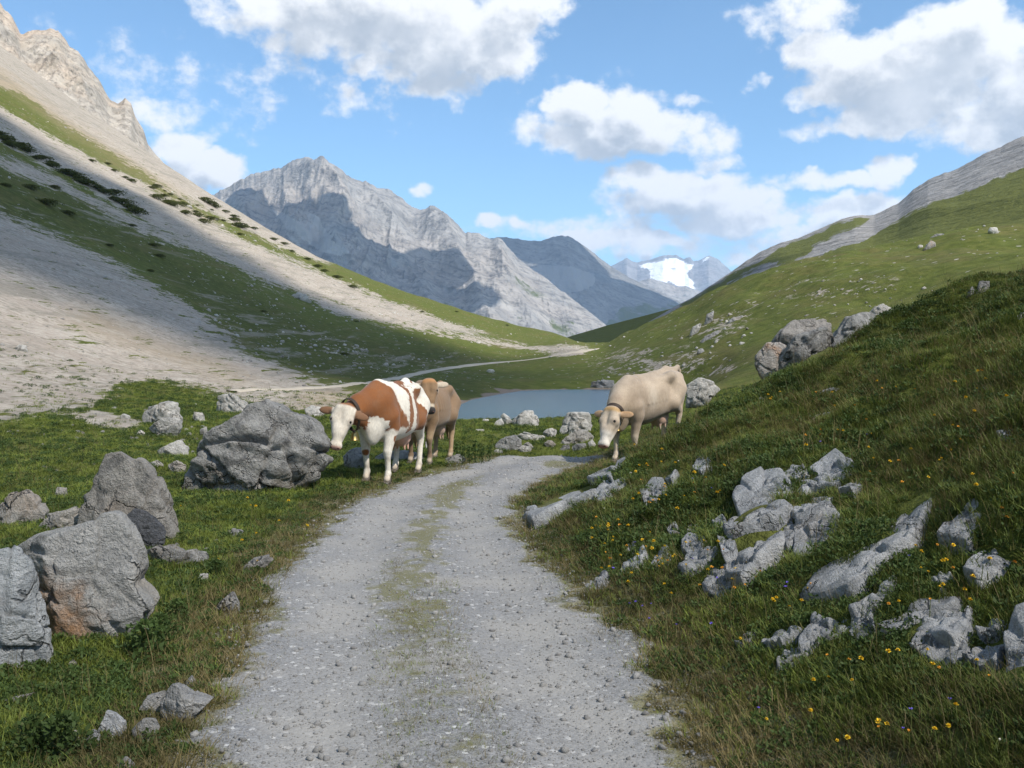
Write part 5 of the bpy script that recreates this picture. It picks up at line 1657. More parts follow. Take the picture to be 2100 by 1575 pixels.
    if spec.get('tuft', True):
        tp = [('cap', tuple(a - d_t * .03), tuple(a + d_t * .12), .028, .05, .03), ('cap', tuple(a + d_t * .12), tuple(a + d_t * .27), .05, .012, .03)]
        tV, tF = sdf_mesh(tp, .011)
        tV += .008 * np.stack([fbm(tV[:, 0] * 60, tV[:, 1] * 60, octv=2, seed=3), fbm(tV[:, 0] * 60, tV[:, 1] * 60, octv=2, seed=4), tV[:, 0] * 0], 1)
        link('tail_tuft', mesh_from('tail_tuft', tV * sc, tF, MAT['tail_hair']), parent=root)
    return dict(root=root, sc=sc, ne=ne, mid=mid, Hp=Hp, hd=hd, nn=nn, sd=sd, f=f, l=l, loc=np.array([cx, cy, z0]))


def local_to_world(info, p):
    p = np.array(p) * info['sc']
    return info['loc'] + info['f'] * p[0] + info['l'] * p[1] + np.array([0, 0, p[2]])


def lathe(profile, n=28):
    V = []; F = []
    for i, (r, z) in enumerate(profile):
        for j in range(n):
            a = 2 * math.pi * j / n
            V.append((r * math.cos(a), r * math.sin(a), z))
    for i in range(len(profile) - 1):
        for j in range(n):
            F.append([i * n + j, i * n + (j + 1) % n, (i + 1) * n + (j + 1) % n, (i + 1) * n + j])
    return np.array(V), F


def build_bell(info, center, axis, rx, rz, drop, label, bell_size=.085, strap_w=.05):
    """a collar strap round the neck with a bell hanging from it"""
    c = np.array(center, float); ax = unit(axis)
    down = np.array([0, 0, -1.0]); down = unit(down - ax * (down @ ax)); side = np.cross(ax, down)
    cw = local_to_world(info, c)
    root = link('cow_bell', None, loc=cw, rot=(0, 0, math.atan2(info['f'][1], info['f'][0])), label=label, category='cow bell')
    n = 56; V = []; F = []
    for i in range(n):
        a = 2 * math.pi * i / n
        ext = drop * max(0, -math.cos(a + math.pi)) ** 3
        rad = side * math.sin(a) * rx + down * math.cos(a) * (rz) + down * ext * (1 if math.cos(a) > 0 else 0)
        o = unit(rad) * .008
        w = ax * strap_w / 2
        V += [rad - w, rad + w, rad + w + o, rad - w + o]
    for i in range(n):
        k = (i + 1) % n
        for t in range(4):
            F.append([i * 4 + t, i * 4 + (t + 1) % 4, k * 4 + (t + 1) % 4, k * 4 + t])
    link('strap', mesh_from('strap', np.array(V) * info['sc'], F, MAT['leather'], smooth=False), parent=root)
    s = bell_size
    prof = [(.02 * s, .0), (.45 * s, .0), (.62 * s, -.12 * s), (.70 * s, -.5 * s), (.80 * s, -1.0 * s), (1.0 * s, -1.5 * s), (1.04 * s, -1.58 * s), (.96 * s, -1.58 * s), (.75 * s, -1.0 * s), (.6 * s, -.3 * s)]
    bV, bF = lathe(prof)
    bV[:, 1] *= .8
    hang = down * (rz + drop) + np.array([0, 0, -.005])
    bell = link('bell', mesh_from('bell', bV + hang, bF, MAT['brass']), parent=root)
    cV, cF = lathe([(.001, -.2 * s), (.06 * s, -.25 * s), (.06 * s, -1.2 * s), (.2 * s, -1.4 * s), (.2 * s, -1.6 * s), (.001, -1.75 * s)], 12)
    link('clapper', mesh_from('clapper', cV + hang, cF, MAT['leather']), parent=bell)


def lerp3(a, b, t):
    return np.array(a)[None] * (1 - t[:, None]) + np.array(b)[None] * t[:, None]


def mixv(c, col, t):
    return c * (1 - t[:, None]) + np.array(col)[None] * t[:, None]


def coat_red(Vl, V, ha, hs, hn, ishead, legz):
    x, y, z = Vl.T
    wx = .10 * fbm(x * 6, y * 6, z * 6, octv=5, seed=1, gain=.65); wz = .10 * fbm(x * 6 + 9, y * 6, z * 6, octv=5, seed=2, gain=.65)
    X = x + wx; Z = z + wz
    white = (.74, .69, .60); brown = (.25, .085, .020)
    c = np.tile(np.array(white), (len(x), 1))
    side = np.where(y > -.05, 1, 0)
    b = np.zeros(len(x))

    def blob(cx, cz, rx, rz, ang=0.0):
        ca, sa = math.cos(ang), math.sin(ang)
        dx, dz = X - cx, Z - cz
        u = dx * ca + dz * sa; w = -dx * sa + dz * ca
        return sm(1 - ((u / rx) ** 2 + (w / rz) ** 2), -.06, .06)
    nb = sm(X - (.10 + (Z - .82) * .72), -.02, .02) * sm(Z, .70, .74)          # neck and shoulder
    nb = nb * (1 - blob(.72, .80, .13, .12))
    b = np.maximum(b, nb)
    b = np.maximum(b, blob(-.07, 1.10, .05, .32, .42))
    b = np.maximum(b, blob(-.40, .80, .20, .26, .1))
    b = np.maximum(b, blob(-.36, 1.10, .10, .16, .5))
    b = np.maximum(b, blob(-.22, 1.33, .20, .06, 0))
    b = np.maximum(b, blob(-.02, .84, .045, .20, .2))
    b = np.maximum(b, blob(-.70, 1.36, .10, .05))
    r = (y < -.05)
    b2 = np.maximum(nb, np.maximum(blob(-.1, .95, .25, .3), blob(-.65, 1.1, .2, .25)))
    b = np.where(r, b2, b)
    leg = legz < .66
    spots = np.maximum(sm(1 - (((legz - .40) / .045) ** 2 + ((x - .53) / .045) ** 2 + ((y + .14) / .07) ** 2), -.3, .3), sm(1 - (((legz - .62) / .06) ** 2 + ((x - .46) / .045) ** 2 + ((y - .25) / .06) ** 2), -.1, .1))
    b = np.where(leg, spots * (x > 0), b)
    c = mixv(c, brown, b)
    tone = .5 + .5 * fbm(x * 3, y * 3, z * 3, octv=3, seed=8)
    c = c * (1 - .28 * (b * tone))[:, None]
    # head: cream face, brown behind the ears
    hc = np.tile(np.array((.66, .60, .50)), (len(x), 1))
    hc = mixv(hc, (.52, .46, .38), sm(fbm(ha * 8, hs * 8, hn * 8, octv=3, seed=5), .0, .4) * sm(.22 - ha, 0, .15))
    hc = mixv(hc, (.52, .27, .21), sm(ha, .475, .505) * .8)
    ear = sm(np.abs(hs), .135, .155) * (ha < .2)
    hc = mixv(hc, (.20, .10, .05), ear)
    hc = mixv(hc, brown, sm(-hn, .11, .15) * sm(.16 - ha, -.02, .03))
    hc = mixv(hc, (.16, .12, .09), .7 * np.exp(-(((ha - .165) / .035) ** 2 + ((np.abs(hs) - .11) / .035) ** 2 + ((hn - .01) / .04) ** 2)))
    c = mixv(c, (0, 0, 0), ishead) + hc * ishead[:, None]
    # udder and belly skin
    ud = sm(.62 - z, 0, .04) * sm(.26 - np.abs(x + .40), 0, .04) * (np.abs(y) < .17) * (legz > .3)
    c = mixv(c, (.62, .36, .27), ud)
    c = mixv(c, (.50, .40, .30), .6 * sm(.16 - legz, 0, .08) * (z < .4))
    return c


def coat_brown(Vl, V, ha, hs, hn, ishead, legz):
    x, y, z = Vl.T
    c = np.tile(np.array((.235, .152, .088)), (len(x), 1))
    n = fbm(x * 4, y * 4, z * 4, octv=3, seed=3)
    c = mixv(c, (.23, .145, .08), np.clip(.5 + n, 0, 1) * sm(x, -.3, .5))
    c = mixv(c, (.46, .33, .20), sm(.62 - z, 0, .1) * .7)
    c = mixv(c, (.44, .23, .09), sm(z, 1.27, 1.34) * sm(-x, .5, .8))
    c = mixv(c, (.13, .085, .055), sm(.5 - legz, 0, .15) * (x > 0) * .8)
    hc = np.tile(np.array((.22, .135, .07)), (len(x), 1))
    hc = mixv(hc, (.40, .20, .08), sm(.06 - ha, 0, .06))
    hc = mixv(hc, (.52, .44, .33), sm(ha, .37, .40))
    hc = mixv(hc, (.018, .018, .02), sm(ha, .42, .45) * sm(hn, -.09, -.06))
    hc = mixv(hc, (.50, .42, .32), sm(np.abs(hs), .12, .15) * (ha < .2))
    hc = mixv(hc, (.16, .12, .09), .7 * np.exp(-(((ha - .165) / .035) ** 2 + ((np.abs(hs) - .11) / .035) ** 2 + ((hn - .01) / .04) ** 2)))
    c = mixv(c, (0, 0, 0), ishead) + hc * ishead[:, None]
    ud = sm(.62 - z, 0, .04) * sm(.26 - np.abs(x + .40), 0, .04) * (np.abs(y) < .17) * (legz > .3)
    c = mixv(c, (.50, .34, .26), ud)
    c = mixv(c, (.55, .46, .36), .7 * sm(.14 - legz, 0, .05) * (z < .4))
    return c


def coat_cream(Vl, V, ha, hs, hn, ishead, legz):
    x, y, z = Vl.T
    c = np.tile(np.array((.50, .405, .305)), (len(x), 1))
    n = fbm(x * 3.2, y * 3.2, z * 3.2, octv=4, seed=6)
    c = mixv(c, (.34, .265, .195), np.clip(.35 + 1.3 * n, 0, 1) * .9)
    c = mixv(c, (.33, .27, .21), sm(z, 1.22, 1.34) * .45)
    c = mixv(c, (.62, .55, .46), np.exp(-(((x - .12) / .10) ** 2 + ((z - .98) / .2) ** 2)) * .5)
    c = mixv(c, (.42, .31, .20), sm(x, .45, .7) * sm(1.2 - z, 0, .3) * .4)
    c = mixv(c, (.70, .62, .52), sm(.6 - legz, 0, .3) * .6)
    hc = np.tile(np.array((.53, .44, .34)), (len(x), 1))
    hc = mixv(hc, (.45, .29, .13), sm(.05 - ha, 0, .05))
    hc = mixv(hc, (.74, .69, .62), sm(ha, .26, .36))
    hc = mixv(hc, (.46, .22, .19), sm(ha, .490, .510) * sm(hn, -.07, -.04))
    hc = mixv(hc, (.48, .29, .15), sm(np.abs(hs), .14, .16) * (ha < .2) * .8)
    hc = mixv(hc, (.16, .12, .09), .7 * np.exp(-(((ha - .165) / .035) ** 2 + ((np.abs(hs) - .11) / .035) ** 2 + ((hn - .01) / .04) ** 2)))
    c = mixv(c, (0, 0, 0), ishead) + hc * ishead[:, None]
    ud = sm(.62 - z, 0, .04) * sm(.26 - np.abs(x + .40), 0, .04) * (np.abs(y) < .17) * (legz > .3)
    c = mixv(c, (.66, .44, .34), ud)
    return c


cow_a = build_cow(dict(f=(-.25, -.968), center=(-1.68, 13.40), scale=.97, coat=coat_red, mat=MAT['cow_red'], poll=(1.20, -.16, 1.09), head=(.16, -.05, -.47), face=(.95, .30, .2), step=(.03, -.02, -.02, .08), ear_drop=.25, head_scale=1.06,
                       label='red and white spotted cow with lowered white head beside the track'))
cow_b = build_cow(dict(f=(-.24, -.97), center=(-1.32, 15.55), scale=.92, belly=.9, coat=coat_brown, mat=MAT['cow_brown'], poll=(1.0, .33, 1.46), head=(.16, .08, -.40), face=(1, .35, .3), step=(.0, .02, .02, -.1), ear_drop=.1, head_scale=1.05,
                       label='brown cow standing behind the spotted cow and looking over its rump'))
cow_c = build_cow(dict(f=(-.70, -.71), center=(2.2, 16.3), belly=.86, coat=coat_cream, mat=MAT['cow_cream'], poll=(1.08, .16, .88), head=(.24, .03, -.56), face=(.9, .10, .45), step=(-.06, .06, .0, -.05), ear_drop=.1, head_scale=1.2,
                       tail=[(-.88, 0, 1.29), (-.97, .0, 1.33), (-1.02, 0, 1.25), (-1.03, 0, 1.0), (-1.02, 0, .75)], tuft=True,
                       label='cream coloured cow with dark collar stepping down from the bank'))
c0 = (cow_a['ne'] * .55 + cow_a['mid'] * .45)
build_bell(cow_a, c0, cow_a['ne'] - cow_a['mid'], .150, .172, .10, 'round brass bell on dark strap under the spotted cow neck', .07, .05)
c1 = (cow_c['ne'] * .62 + cow_c['mid'] * .38)
build_bell(cow_c, c1, cow_c['ne'] - cow_c['mid'], .145, .165, .12, 'dark wide collar and bell hanging at the cream cow throat', .05, .065)
# ------------------------------------------------------------------ grass, flowers, shrubs, loose stones
def blade_clump(seed, n, radius, h0, h1, width, lean, mat, name, seg=3, curl=.5):
    rng = np.random.default_rng(seed)
    V = []; F = []; T = []; R = []
    for i in range(n):
        a = rng.uniform(0, 2 * math.pi); r = radius * math.sqrt(rng.random())
        p = np.array([r * math.cos(a), r * math.sin(a), -.01])
        h = rng.uniform(h0, h1); az = a + rng.normal(0, .9)
        ln = abs(rng.normal(lean, lean * .5)); w = width * rng.uniform(.6, 1.2)
        out = np.array([math.cos(az), math.sin(az), 0]); side = np.array([-math.sin(az + rng.normal(0, .6)), math.cos(az), 0])
        rv = rng.random(); b0 = len(V)
        for k in range(seg + 1):
            t = k / seg
            c = p + np.array([0, 0, 1]) * h * (t - .28 * curl * t * t) + out * h * ln * t ** 1.7
            ww = w * (1 - t) ** .7 * .5
            if k < seg:
                V += [c - side * ww, c + side * ww]; T += [t, t]; R += [rv, rv]
            else:
                V.append(c); T.append(1.0); R.append(rv)
        for k in range(seg - 1):
            F.append([b0 + 2 * k, b0 + 2 * k + 1, b0 + 2 * k + 3, b0 + 2 * k + 2])
        F.append([b0 + 2 * seg - 2, b0 + 2 * seg - 1, b0 + 2 * seg])
    me = mesh_from(name, V, F, mat, smooth=True)
    set_attr(me, 't', T); set_attr(me, 'r', R)
    return me


def leaf_clump(seed, n, radius, height, size, mat, name, dome=True, up=.4):
    rng = np.random.default_rng(seed)
    V = []; F = []; T = []; R = []
    for i in range(n):
        a = rng.uniform(0, 2 * math.pi); r = radius * math.sqrt(rng.random()); zz = height * rng.random() ** .7
        if dome:
            r *= math.sqrt(max(.05, 1 - (zz / height) ** 2))
            bump_ = 1 + .3 * math.sin(3 * a + seed) + .15 * math.sin(7 * a + 2 * seed)
            r *= bump_
        c = np.array([r * math.cos(a), r * math.sin(a), zz])
        d = unit(rng.normal(size=3) + np.array([math.cos(a) * .6, math.sin(a) * .6, up]))
        s = unit(np.cross(d, rng.normal(size=3))); L = size * rng.uniform(.6, 1.4); w = L * .28
        rv = rng.random(); b0 = len(V)
        V += [c, c + d * L * .5 + s * w, c + d * L, c + d * L * .5 - s * w]
        F.append([b0, b0 + 1, b0 + 2, b0 + 3])
        tt = zz / height
        T += [tt * .6, tt * .8, tt, tt * .8]; R += [rv] * 4
    me = mesh_from(name, V, F, mat, smooth=False)
    set_attr(me, 't', T); set_attr(me, 'r', R)
    return me


def small_rock(seed, sub=2, name='stone', mat=None, squash=.7):
    V, F = ico(sub)
    rng = np.random.default_rng(seed)
    P = V.copy() * np.array([1, rng.uniform(.6, .95), squash * rng.uniform(.7, 1.1)])
    for _ in range(9):
        nn = unit(rng.normal(size=3)); hm = (P @ nn).max()
        P -= nn[None] * (np.maximum(0, P @ nn - hm * rng.uniform(.6, .85)))[:, None]
    P += unit_rows(P) * (.10 * fbm(P[:, 0] * 2 + seed, P[:, 1] * 2, P[:, 2] * 2, octv=3, seed=seed % 31))[:, None]
    return mesh_from(name, P, F, mat, smooth=sub > 2)


def unit_rows(P):
    return P / (np.linalg.norm(P, axis=1, keepdims=True) + 1e-9)


def instancer(name, protos, pts, rot, scale, idx, label, kind='stuff'):
    """one object holding scattered copies of the prototype meshes"""
    coll = bpy.data.collections.new(name + '_kinds')
    for i, me in enumerate(protos):
        o = bpy.data.objects.new('%s_kind_%02d' % (name, i), me); coll.objects.link(o)
    me = bpy.data.meshes.new(name)
    me.vertices.add(len(pts)); me.vertices.foreach_set('co', np.asarray(pts, dtype=np.float32).ravel())
    set_attr(me, 'rot', rot, 'FLOAT_VECTOR'); set_attr(me, 'scl', scale); set_attr(me, 'idx', idx, 'INT')
    me.update()
    ng = bpy.data.node_groups.new(name + '_scatter', 'GeometryNodeTree')
    ng.interface.new_socket('Geometry', in_out='INPUT', socket_type='NodeSocketGeometry')
    ng.interface.new_socket('Geometry', in_out='OUTPUT', socket_type='NodeSocketGeometry')
    gi = ng.nodes.new('NodeGroupInput'); go = ng.nodes.new('NodeGroupOutput')
    ci = ng.nodes.new('GeometryNodeCollectionInfo'); ci.inputs['Collection'].default_value = coll
    ci.inputs['Separate Children'].default_value = True; ci.inputs['Reset Children'].default_value = True
    iop = ng.nodes.new('GeometryNodeInstanceOnPoints'); iop.inputs['Pick Instance'].default_value = True

    def na(n, t):
        x = ng.nodes.new('GeometryNodeInputNamedAttribute'); x.data_type = t; x.inputs['Name'].default_value = n
        return x.outputs[0]
    e2r = ng.nodes.new('FunctionNodeEulerToRotation')
    ng.links.new(na('rot', 'FLOAT_VECTOR'), e2r.inputs[0])
    ng.links.new(gi.outputs[0], iop.inputs['Points']); ng.links.new(ci.outputs[0], iop.inputs['Instance'])
    ng.links.new(na('idx', 'INT'), iop.inputs['Instance Index']); ng.links.new(e2r.outputs[0], iop.inputs['Rotation'])
    ng.links.new(na('scl', 'FLOAT'), iop.inputs['Scale'])
    ng.links.new(iop.outputs[0], go.inputs[0])
    o = link(name, me, kind=kind, label=label)
    m = o.modifiers.new('scatter', 'NODES'); m.node_group = ng
    return o


def in_rocks(x, y, z, shrink=.96):
    u, v = project(x, y, z)
    r = np.zeros(len(x), bool)
    for p in SLAB_POLYS:
        p = np.array(p); c = p.mean(0); p = c + (p - c) * shrink
        b = (u > p[:, 0].min()) & (u < p[:, 0].max()) & (v > p[:, 1].min()) & (v < p[:, 1].max())
        if b.any():
            bi = np.nonzero(b)[0]
            r[bi] |= in_poly(u[bi], v[bi], [tuple(q) for q in p])
    return r


def polar_points(n, d0, d1, power, az=37):
    """points over the ground, density falling as distance**-power"""
    t = RNG.random(n); e = 2 - power
    d = (d0 ** e + t * (d1 ** e - d0 ** e)) ** (1 / e)
    a = np.radians(RNG.uniform(-az, az, n))
    return d * np.sin(a), d * np.cos(a), d


def build_grass():
    protos = []
    for i in range(3):
        protos.append(blade_clump(200 + i, 34, .085, .025, .075, .0050, .75, MAT['grass'], 'grass_tuft'))
    for i in range(2):
        protos.append(blade_clump(210 + i, 26, .08, .025, .065, .006, .7, MAT['grass_short'], 'turf_tuft'))
    for i in range(2):
        protos.append(blade_clump(220 + i, 18, .085, .03, .10, .0045, .8, MAT['grass_dry'], 'dry_tuft'))
    protos.append(leaf_clump(230, 90, .085, .05, .020, MAT['herb'], 'herb_tuft', up=.8))
    protos.append(leaf_clump(233, 70, .085, .03, .017, MAT['herb'], 'herb_tuft', up=.8))
    protos.append(blade_clump(231, 6, .05, .12, .24, .0035, .5, MAT['grass_dry'], 'stalks', curl=.2))
    x, y, d = polar_points(235000, 1.8, 46, 1.25, 48)
    z = height(x, y)
    ins = path_inside(x, y) + .16 * fbm(x / .22, y / .22, octv=3, seed=72)
    l, r = path_edges(y)
    q = (x - l) / np.maximum(r - l, .3)
    sc, oc, dk, sh, dr = zones(x, y, z)
    keep = (ins < -.02) & (sh < .3) & (z > POND_Z + .08) & ~((sc > .5) & (RNG.random(len(x)) < .9))
    # sparse turf down the middle of the track
    strip = (ins > .1) & (np.abs(q - .5 - .05 * np.sin(y * .8)) < .13) & (y > 3.2) & (y < 13.5) & (fbm(x / 1.1, y / 2.2, octv=3, seed=73) > -.02) & (RNG.random(len(x)) < .75)
    isl = (((x - .75) / .3) ** 2 + ((y - 15.4) / .6) ** 2 < 1)
    edge = (ins > -.02) & (ins < .16) & (RNG.random(len(x)) < .35)
    keep = keep | strip | isl | edge
    thin = (dr > .4) & (ins < 0) & (RNG.random(len(x)) < .35)
    keep &= ~thin
    open_ = (d > 13) & ((x - r) < 0) & (RNG.random(len(x)) < .45)
    keep &= ~open_
    x, y, z, d, ins, dr = [a[keep] for a in (x, y, z, d, ins, dr)]
    k = ~in_rocks(x, y, z, 1.06)
    x, y, z, d, ins, dr = [a[k] for a in (x, y, z, d, ins, dr)]
    n = len(x)
    l, r = path_edges(y)
    bank = sm(x - r, .1, .9) * (1 - sm(y, 20, 26))
    rnd = RNG.random(n)
    patch = fbm(x / .9, y / .9, octv=3, seed=81)
    idx = np.where(rnd < .28 + .67 * bank, RNG.integers(0, 3, n), RNG.integers(3, 5, n))
    far = d > 11
    idx = np.where(far & (bank < .3) & (RNG.random(n) < .85), RNG.integers(3, 5, n), idx)
    idx = np.where((dr > .3) & (RNG.random(n) < .8) | (ins > -.02), RNG.integers(5, 7, n), idx)
    idx = np.where((ins > .1) & (RNG.random(n) < .45), RNG.integers(3, 5, n), idx)
    idx = np.where((patch > .2) & (RNG.random(n) < .20) & (ins < -.2), 7, idx)
    idx = np.where((RNG.random(n) < .22) & (ins < -.1), 8, idx)
    idx = np.where((RNG.random(n) < .03 + .02 * bank) & (ins < -.05), 9, idx)
    idx = np.where((patch < .0) & (bank > .3) & (RNG.random(n) < .3), RNG.integers(5, 7, n), idx)
    s = RNG.uniform(.7, 1.25, n) * np.maximum(d / 5, .8) ** .33
    s = s * (1 + .25 * bank * fbm(x / .6, y / .6, octv=2, seed=83)) * np.where((ins > -.02), .55, 1.0)
    s = s * np.where((bank < .2) & (d > 8), .8, 1.0)
    rot = np.stack([RNG.normal(0, .12, n), RNG.normal(0, .12, n), RNG.uniform(0, 6.28, n)], 1)
    instancer('grass', protos, np.stack([x, y, z], 1), rot, s, idx, 'meadow grass of the verges and the right bank')


def build_gravel():
    mats = [mat_rock('pebble_light', (.25, .247, .24), (.37, .365, .355), crack=0, scl=20), mat_rock('pebble_dark', (.18, .178, .175), (.29, .285, .28), crack=0, scl=20)]
    protos = [small_rock(300 + i, 1, 'pebble', mats[i % 2], .65) for i in range(6)]
    x, y, d = polar_points(120000, 1.8, 17.5, 1.45, 33)
    ins = path_inside(x, y) + .2 * fbm(x / .3, y / .3, octv=2, seed=91)
    l, r = path_edges(y)
    k = (ins > -.12) & (RNG.random(len(x)) < np.where(ins > .0, .9, .3))
    x, y, d = x[k], y[k], d[k]
    n = len(x)
    s = .0034 * np.exp(RNG.exponential(.40, n)) * np.maximum(d / 4, 1) ** .35
    s = np.minimum(s, .030)
    big = RNG.random(n) < .0009
    s = np.where(big, RNG.uniform(.016, .034, n), s)
    z = height(x, y) + .016 + s * .15
    rot = RNG.uniform(-.5, .5, (n, 3)); rot[:, 2] = RNG.uniform(0, 6.28, n)
    instancer('gravel', protos, np.stack([x, y, z], 1), rot, s, RNG.integers(0, 6, n), 'loose grey gravel strewn over the track')


STONE_MESH = []


def build_stones():
    global STONE_MESH
    STONE_MESH = [small_rock(400 + i, 3 if i < 3 else 2, 'stone', MAT['rock_pale'] if i % 3 else MAT['rock_warm'], .75) for i in range(8)]
    lab = {
        'slope': ('pale stone lying on the shaded green talus slope', 'stones scattered over the left slope'),
        'hill': ('pale stone in the turf of the green hill', 'stones scattered over the right hill'),
        'tongue': ('small white stone on the sunny grass tongue below the scree', 'stones on the grass tongue'),
        'verge': ('small grey stone in the grass verge left of the track', 'stones in the left verge'),
    }
    lab['slope2'] = ('pale stone in the bare upper part of the green slope', 'stones on the upper left slope')
    lab['slope3'] = ('grey stone where the scree fan meets the green slope', 'stones at the rim of the scree fan')
    lab['hill2'] = ('white stone high on the sunny green hill behind the lichen boulder', 'stones high on the right hill')
    lab['hill3'] = ('pale stone on the rubbly turf right across the pond', 'stones across the pond')
    lab['tongue2'] = ('white stone lying close beside the two big white rocks', 'stones beside the white rocks')
    areas = [
        ('slope', [(420, 640), (560, 650), (760, 720), (840, 765), (720, 795), (580, 745), (480, 690)], 70, 5, 13),
        ('slope2', [(300, 520), (700, 640), (1000, 720), (860, 760), (500, 640)], 45, 4, 9),
        ('slope3', [(520, 700), (700, 790), (620, 795), (480, 740)], 18, 5, 12),
        ('hill', [(1390, 690), (1500, 640), (1560, 690), (1480, 750), (1400, 760)], 26, 5, 14),
        ('hill2', [(1560, 600), (1700, 560), (1860, 590), (1800, 640), (1640, 620)], 26, 4, 9),
        ('hill3', [(1200, 740), (1380, 720), (1400, 780), (1280, 785)], 24, 4, 10),
        ('tongue', [(0, 880), (200, 830), (440, 840), (400, 950), (300, 900), (100, 1000)], 70, 4, 13),
        ('tongue2', [(250, 880), (420, 880), (390, 940), (280, 920)], 24, 6, 16),
        ('verge', [(300, 1130), (560, 1050), (560, 1180), (420, 1320), (300, 1380)], 14, 10, 22),
    ]
    mats = {}
    for key, poly, n, s0, s1 in areas:
        poly = np.array(poly)
        c = 0; tries = 0
        while c < n and tries < n * 30:
            tries += 1
            u = RNG.uniform(poly[:, 0].min(), poly[:, 0].max()); v = RNG.uniform(poly[:, 1].min(), poly[:, 1].max())
            if not in_poly(np.array([u]), np.array([v]), [tuple(p) for p in poly])[0]:
                continue
            h = ground_hit(u, v)
            if h is None:
                continue
            c += 1
            s = RNG.uniform(s0, s1) ** 1.0 / FPX * h[1] * .5
            me = STONE_MESH[RNG.integers(0, 8)]
            link('stone', me, loc=h + np.array([0, 0, s * .12]), rot=(RNG.normal(0, .3), RNG.normal(0, .3), RNG.uniform(0, 6.28)), scale=s, label=lab[key][0], category='stone', group=lab[key][1])
    # the uncountable rubble beyond
    x, y, d = polar_points(26000, 26, 330, 1.55, 34)
    z = height(x, y)
    sc, oc, dk, sh, dr = zones(x, y, z)
    u, v = project(x, y, z)
    pr = .10 + .9 * np.clip(sc * 1.2, 0, 1) + .45 * dk * (u > 350) + .25 * (u > 1180) * sm(fbm(x / 12, y / 14, octv=3, seed=95), .0, .3)
    pr = pr * sm(fbm(x / 9, y / 12, octv=3, seed=96), -.35, .25) * (sh < .3) * (z > POND_Z + .1)
    k = RNG.random(len(x)) < pr
    k &= (np.hypot(x, y) < 320)
    x, y, z, d, sc = x[k], y[k], z[k], d[k], sc[k]
    n = len(x)
    s = d / FPX * np.exp(RNG.normal(.45, .55, n)) * np.where(sc > .5, .8, 1.0)
    rot = RNG.uniform(-.4, .4, (n, 3)); rot[:, 2] = RNG.uniform(0, 6.28, n)
    protos = [small_rock(450 + i, 1, 'rubble', MAT['rock_pale'] if i % 2 else MAT['rock_warm'], .7) for i in range(5)]
    instancer('rubble', protos, np.stack([x, y, z], 1), rot, s, RNG.integers(0, 5, n), 'loose limestone rubble on the slopes')


def build_shrubs():
    protos = [leaf_clump(500 + i, 1100, 1.0, .62, .13, MAT['needles'], 'foliage', up=.7) for i in range(4)]
    twig = [mesh_from('stem', *lathe([(.06, -.15), (.05, .1), (.03, .3), (.005, .45)], 7), MAT['leather']) for _ in range(1)][0]
    spots = []
    rows = ['dwarf pine in the long shrub row below the upper scree', 'dwarf pine in the short row at the slope middle', 'dwarf pine in the row nearest the grey mountain foot', 'dwarf pine in the thin row under the ochre band', 'dwarf pine on the skyline edge of the slope', 'dwarf pine in the clump under the ochre band end', 'small dwarf pine between the two middle shrub rows']
    for ri, (u0, v0, u1, v1, n, w) in enumerate([(-10, 280, 280, 432, 22, 36), (330, 408, 432, 456, 9, 28), (425, 412, 500, 470, 8, 28), (200, 335, 280, 372, 5, 18), (585, 505, 720, 585, 7, 20), (310, 385, 350, 405, 4, 22), (340, 395, 500, 470, 6, 14)]):
        for k in range(n):
            t = (k + RNG.uniform(-.3, .3)) / max(1, n - 1)
            spots.append((u0 + (u1 - u0) * t + RNG.normal(0, 4), v0 + (v1 - v0) * t + RNG.normal(0, 3), w * RNG.uniform(.6, 1.2), rows[ri]))
    for u, v, w in [(62, 388, 34), (95, 420, 46), (138, 440, 34), (112, 386, 26), (10, 382, 26), (270, 464, 18), (314, 505, 24), (326, 526, 24), (308, 557, 16), (224, 505, 20), (540, 640, 14), (492, 482, 14), (560, 492, 18), (520, 470, 16), (706, 728, 18), (730, 660, 12), (936, 640, 8), (1040, 668, 8), (865, 640, 10)]:
        spots.append((u, v, w, 'lone dark dwarf pine dotted on the shaded green slope'))
    for u, v, w, lb in spots:
        h = ground_hit(u, v)
        if h is None or h[1] > 640:
            continue
        s = w / FPX * h[1] * .62
        r = link('dwarf_pine', None, loc=h - np.array([0, 0, s * .06]), rot=(0, 0, RNG.uniform(0, 6.28)), scale=(s, s, s * RNG.uniform(.6, .9)), label=lb, category='shrub', group=lb.replace('dwarf pine', 'dwarf pines'))
        link('foliage', protos[RNG.integers(0, 4)], parent=r)
        link('stem', twig, parent=r)


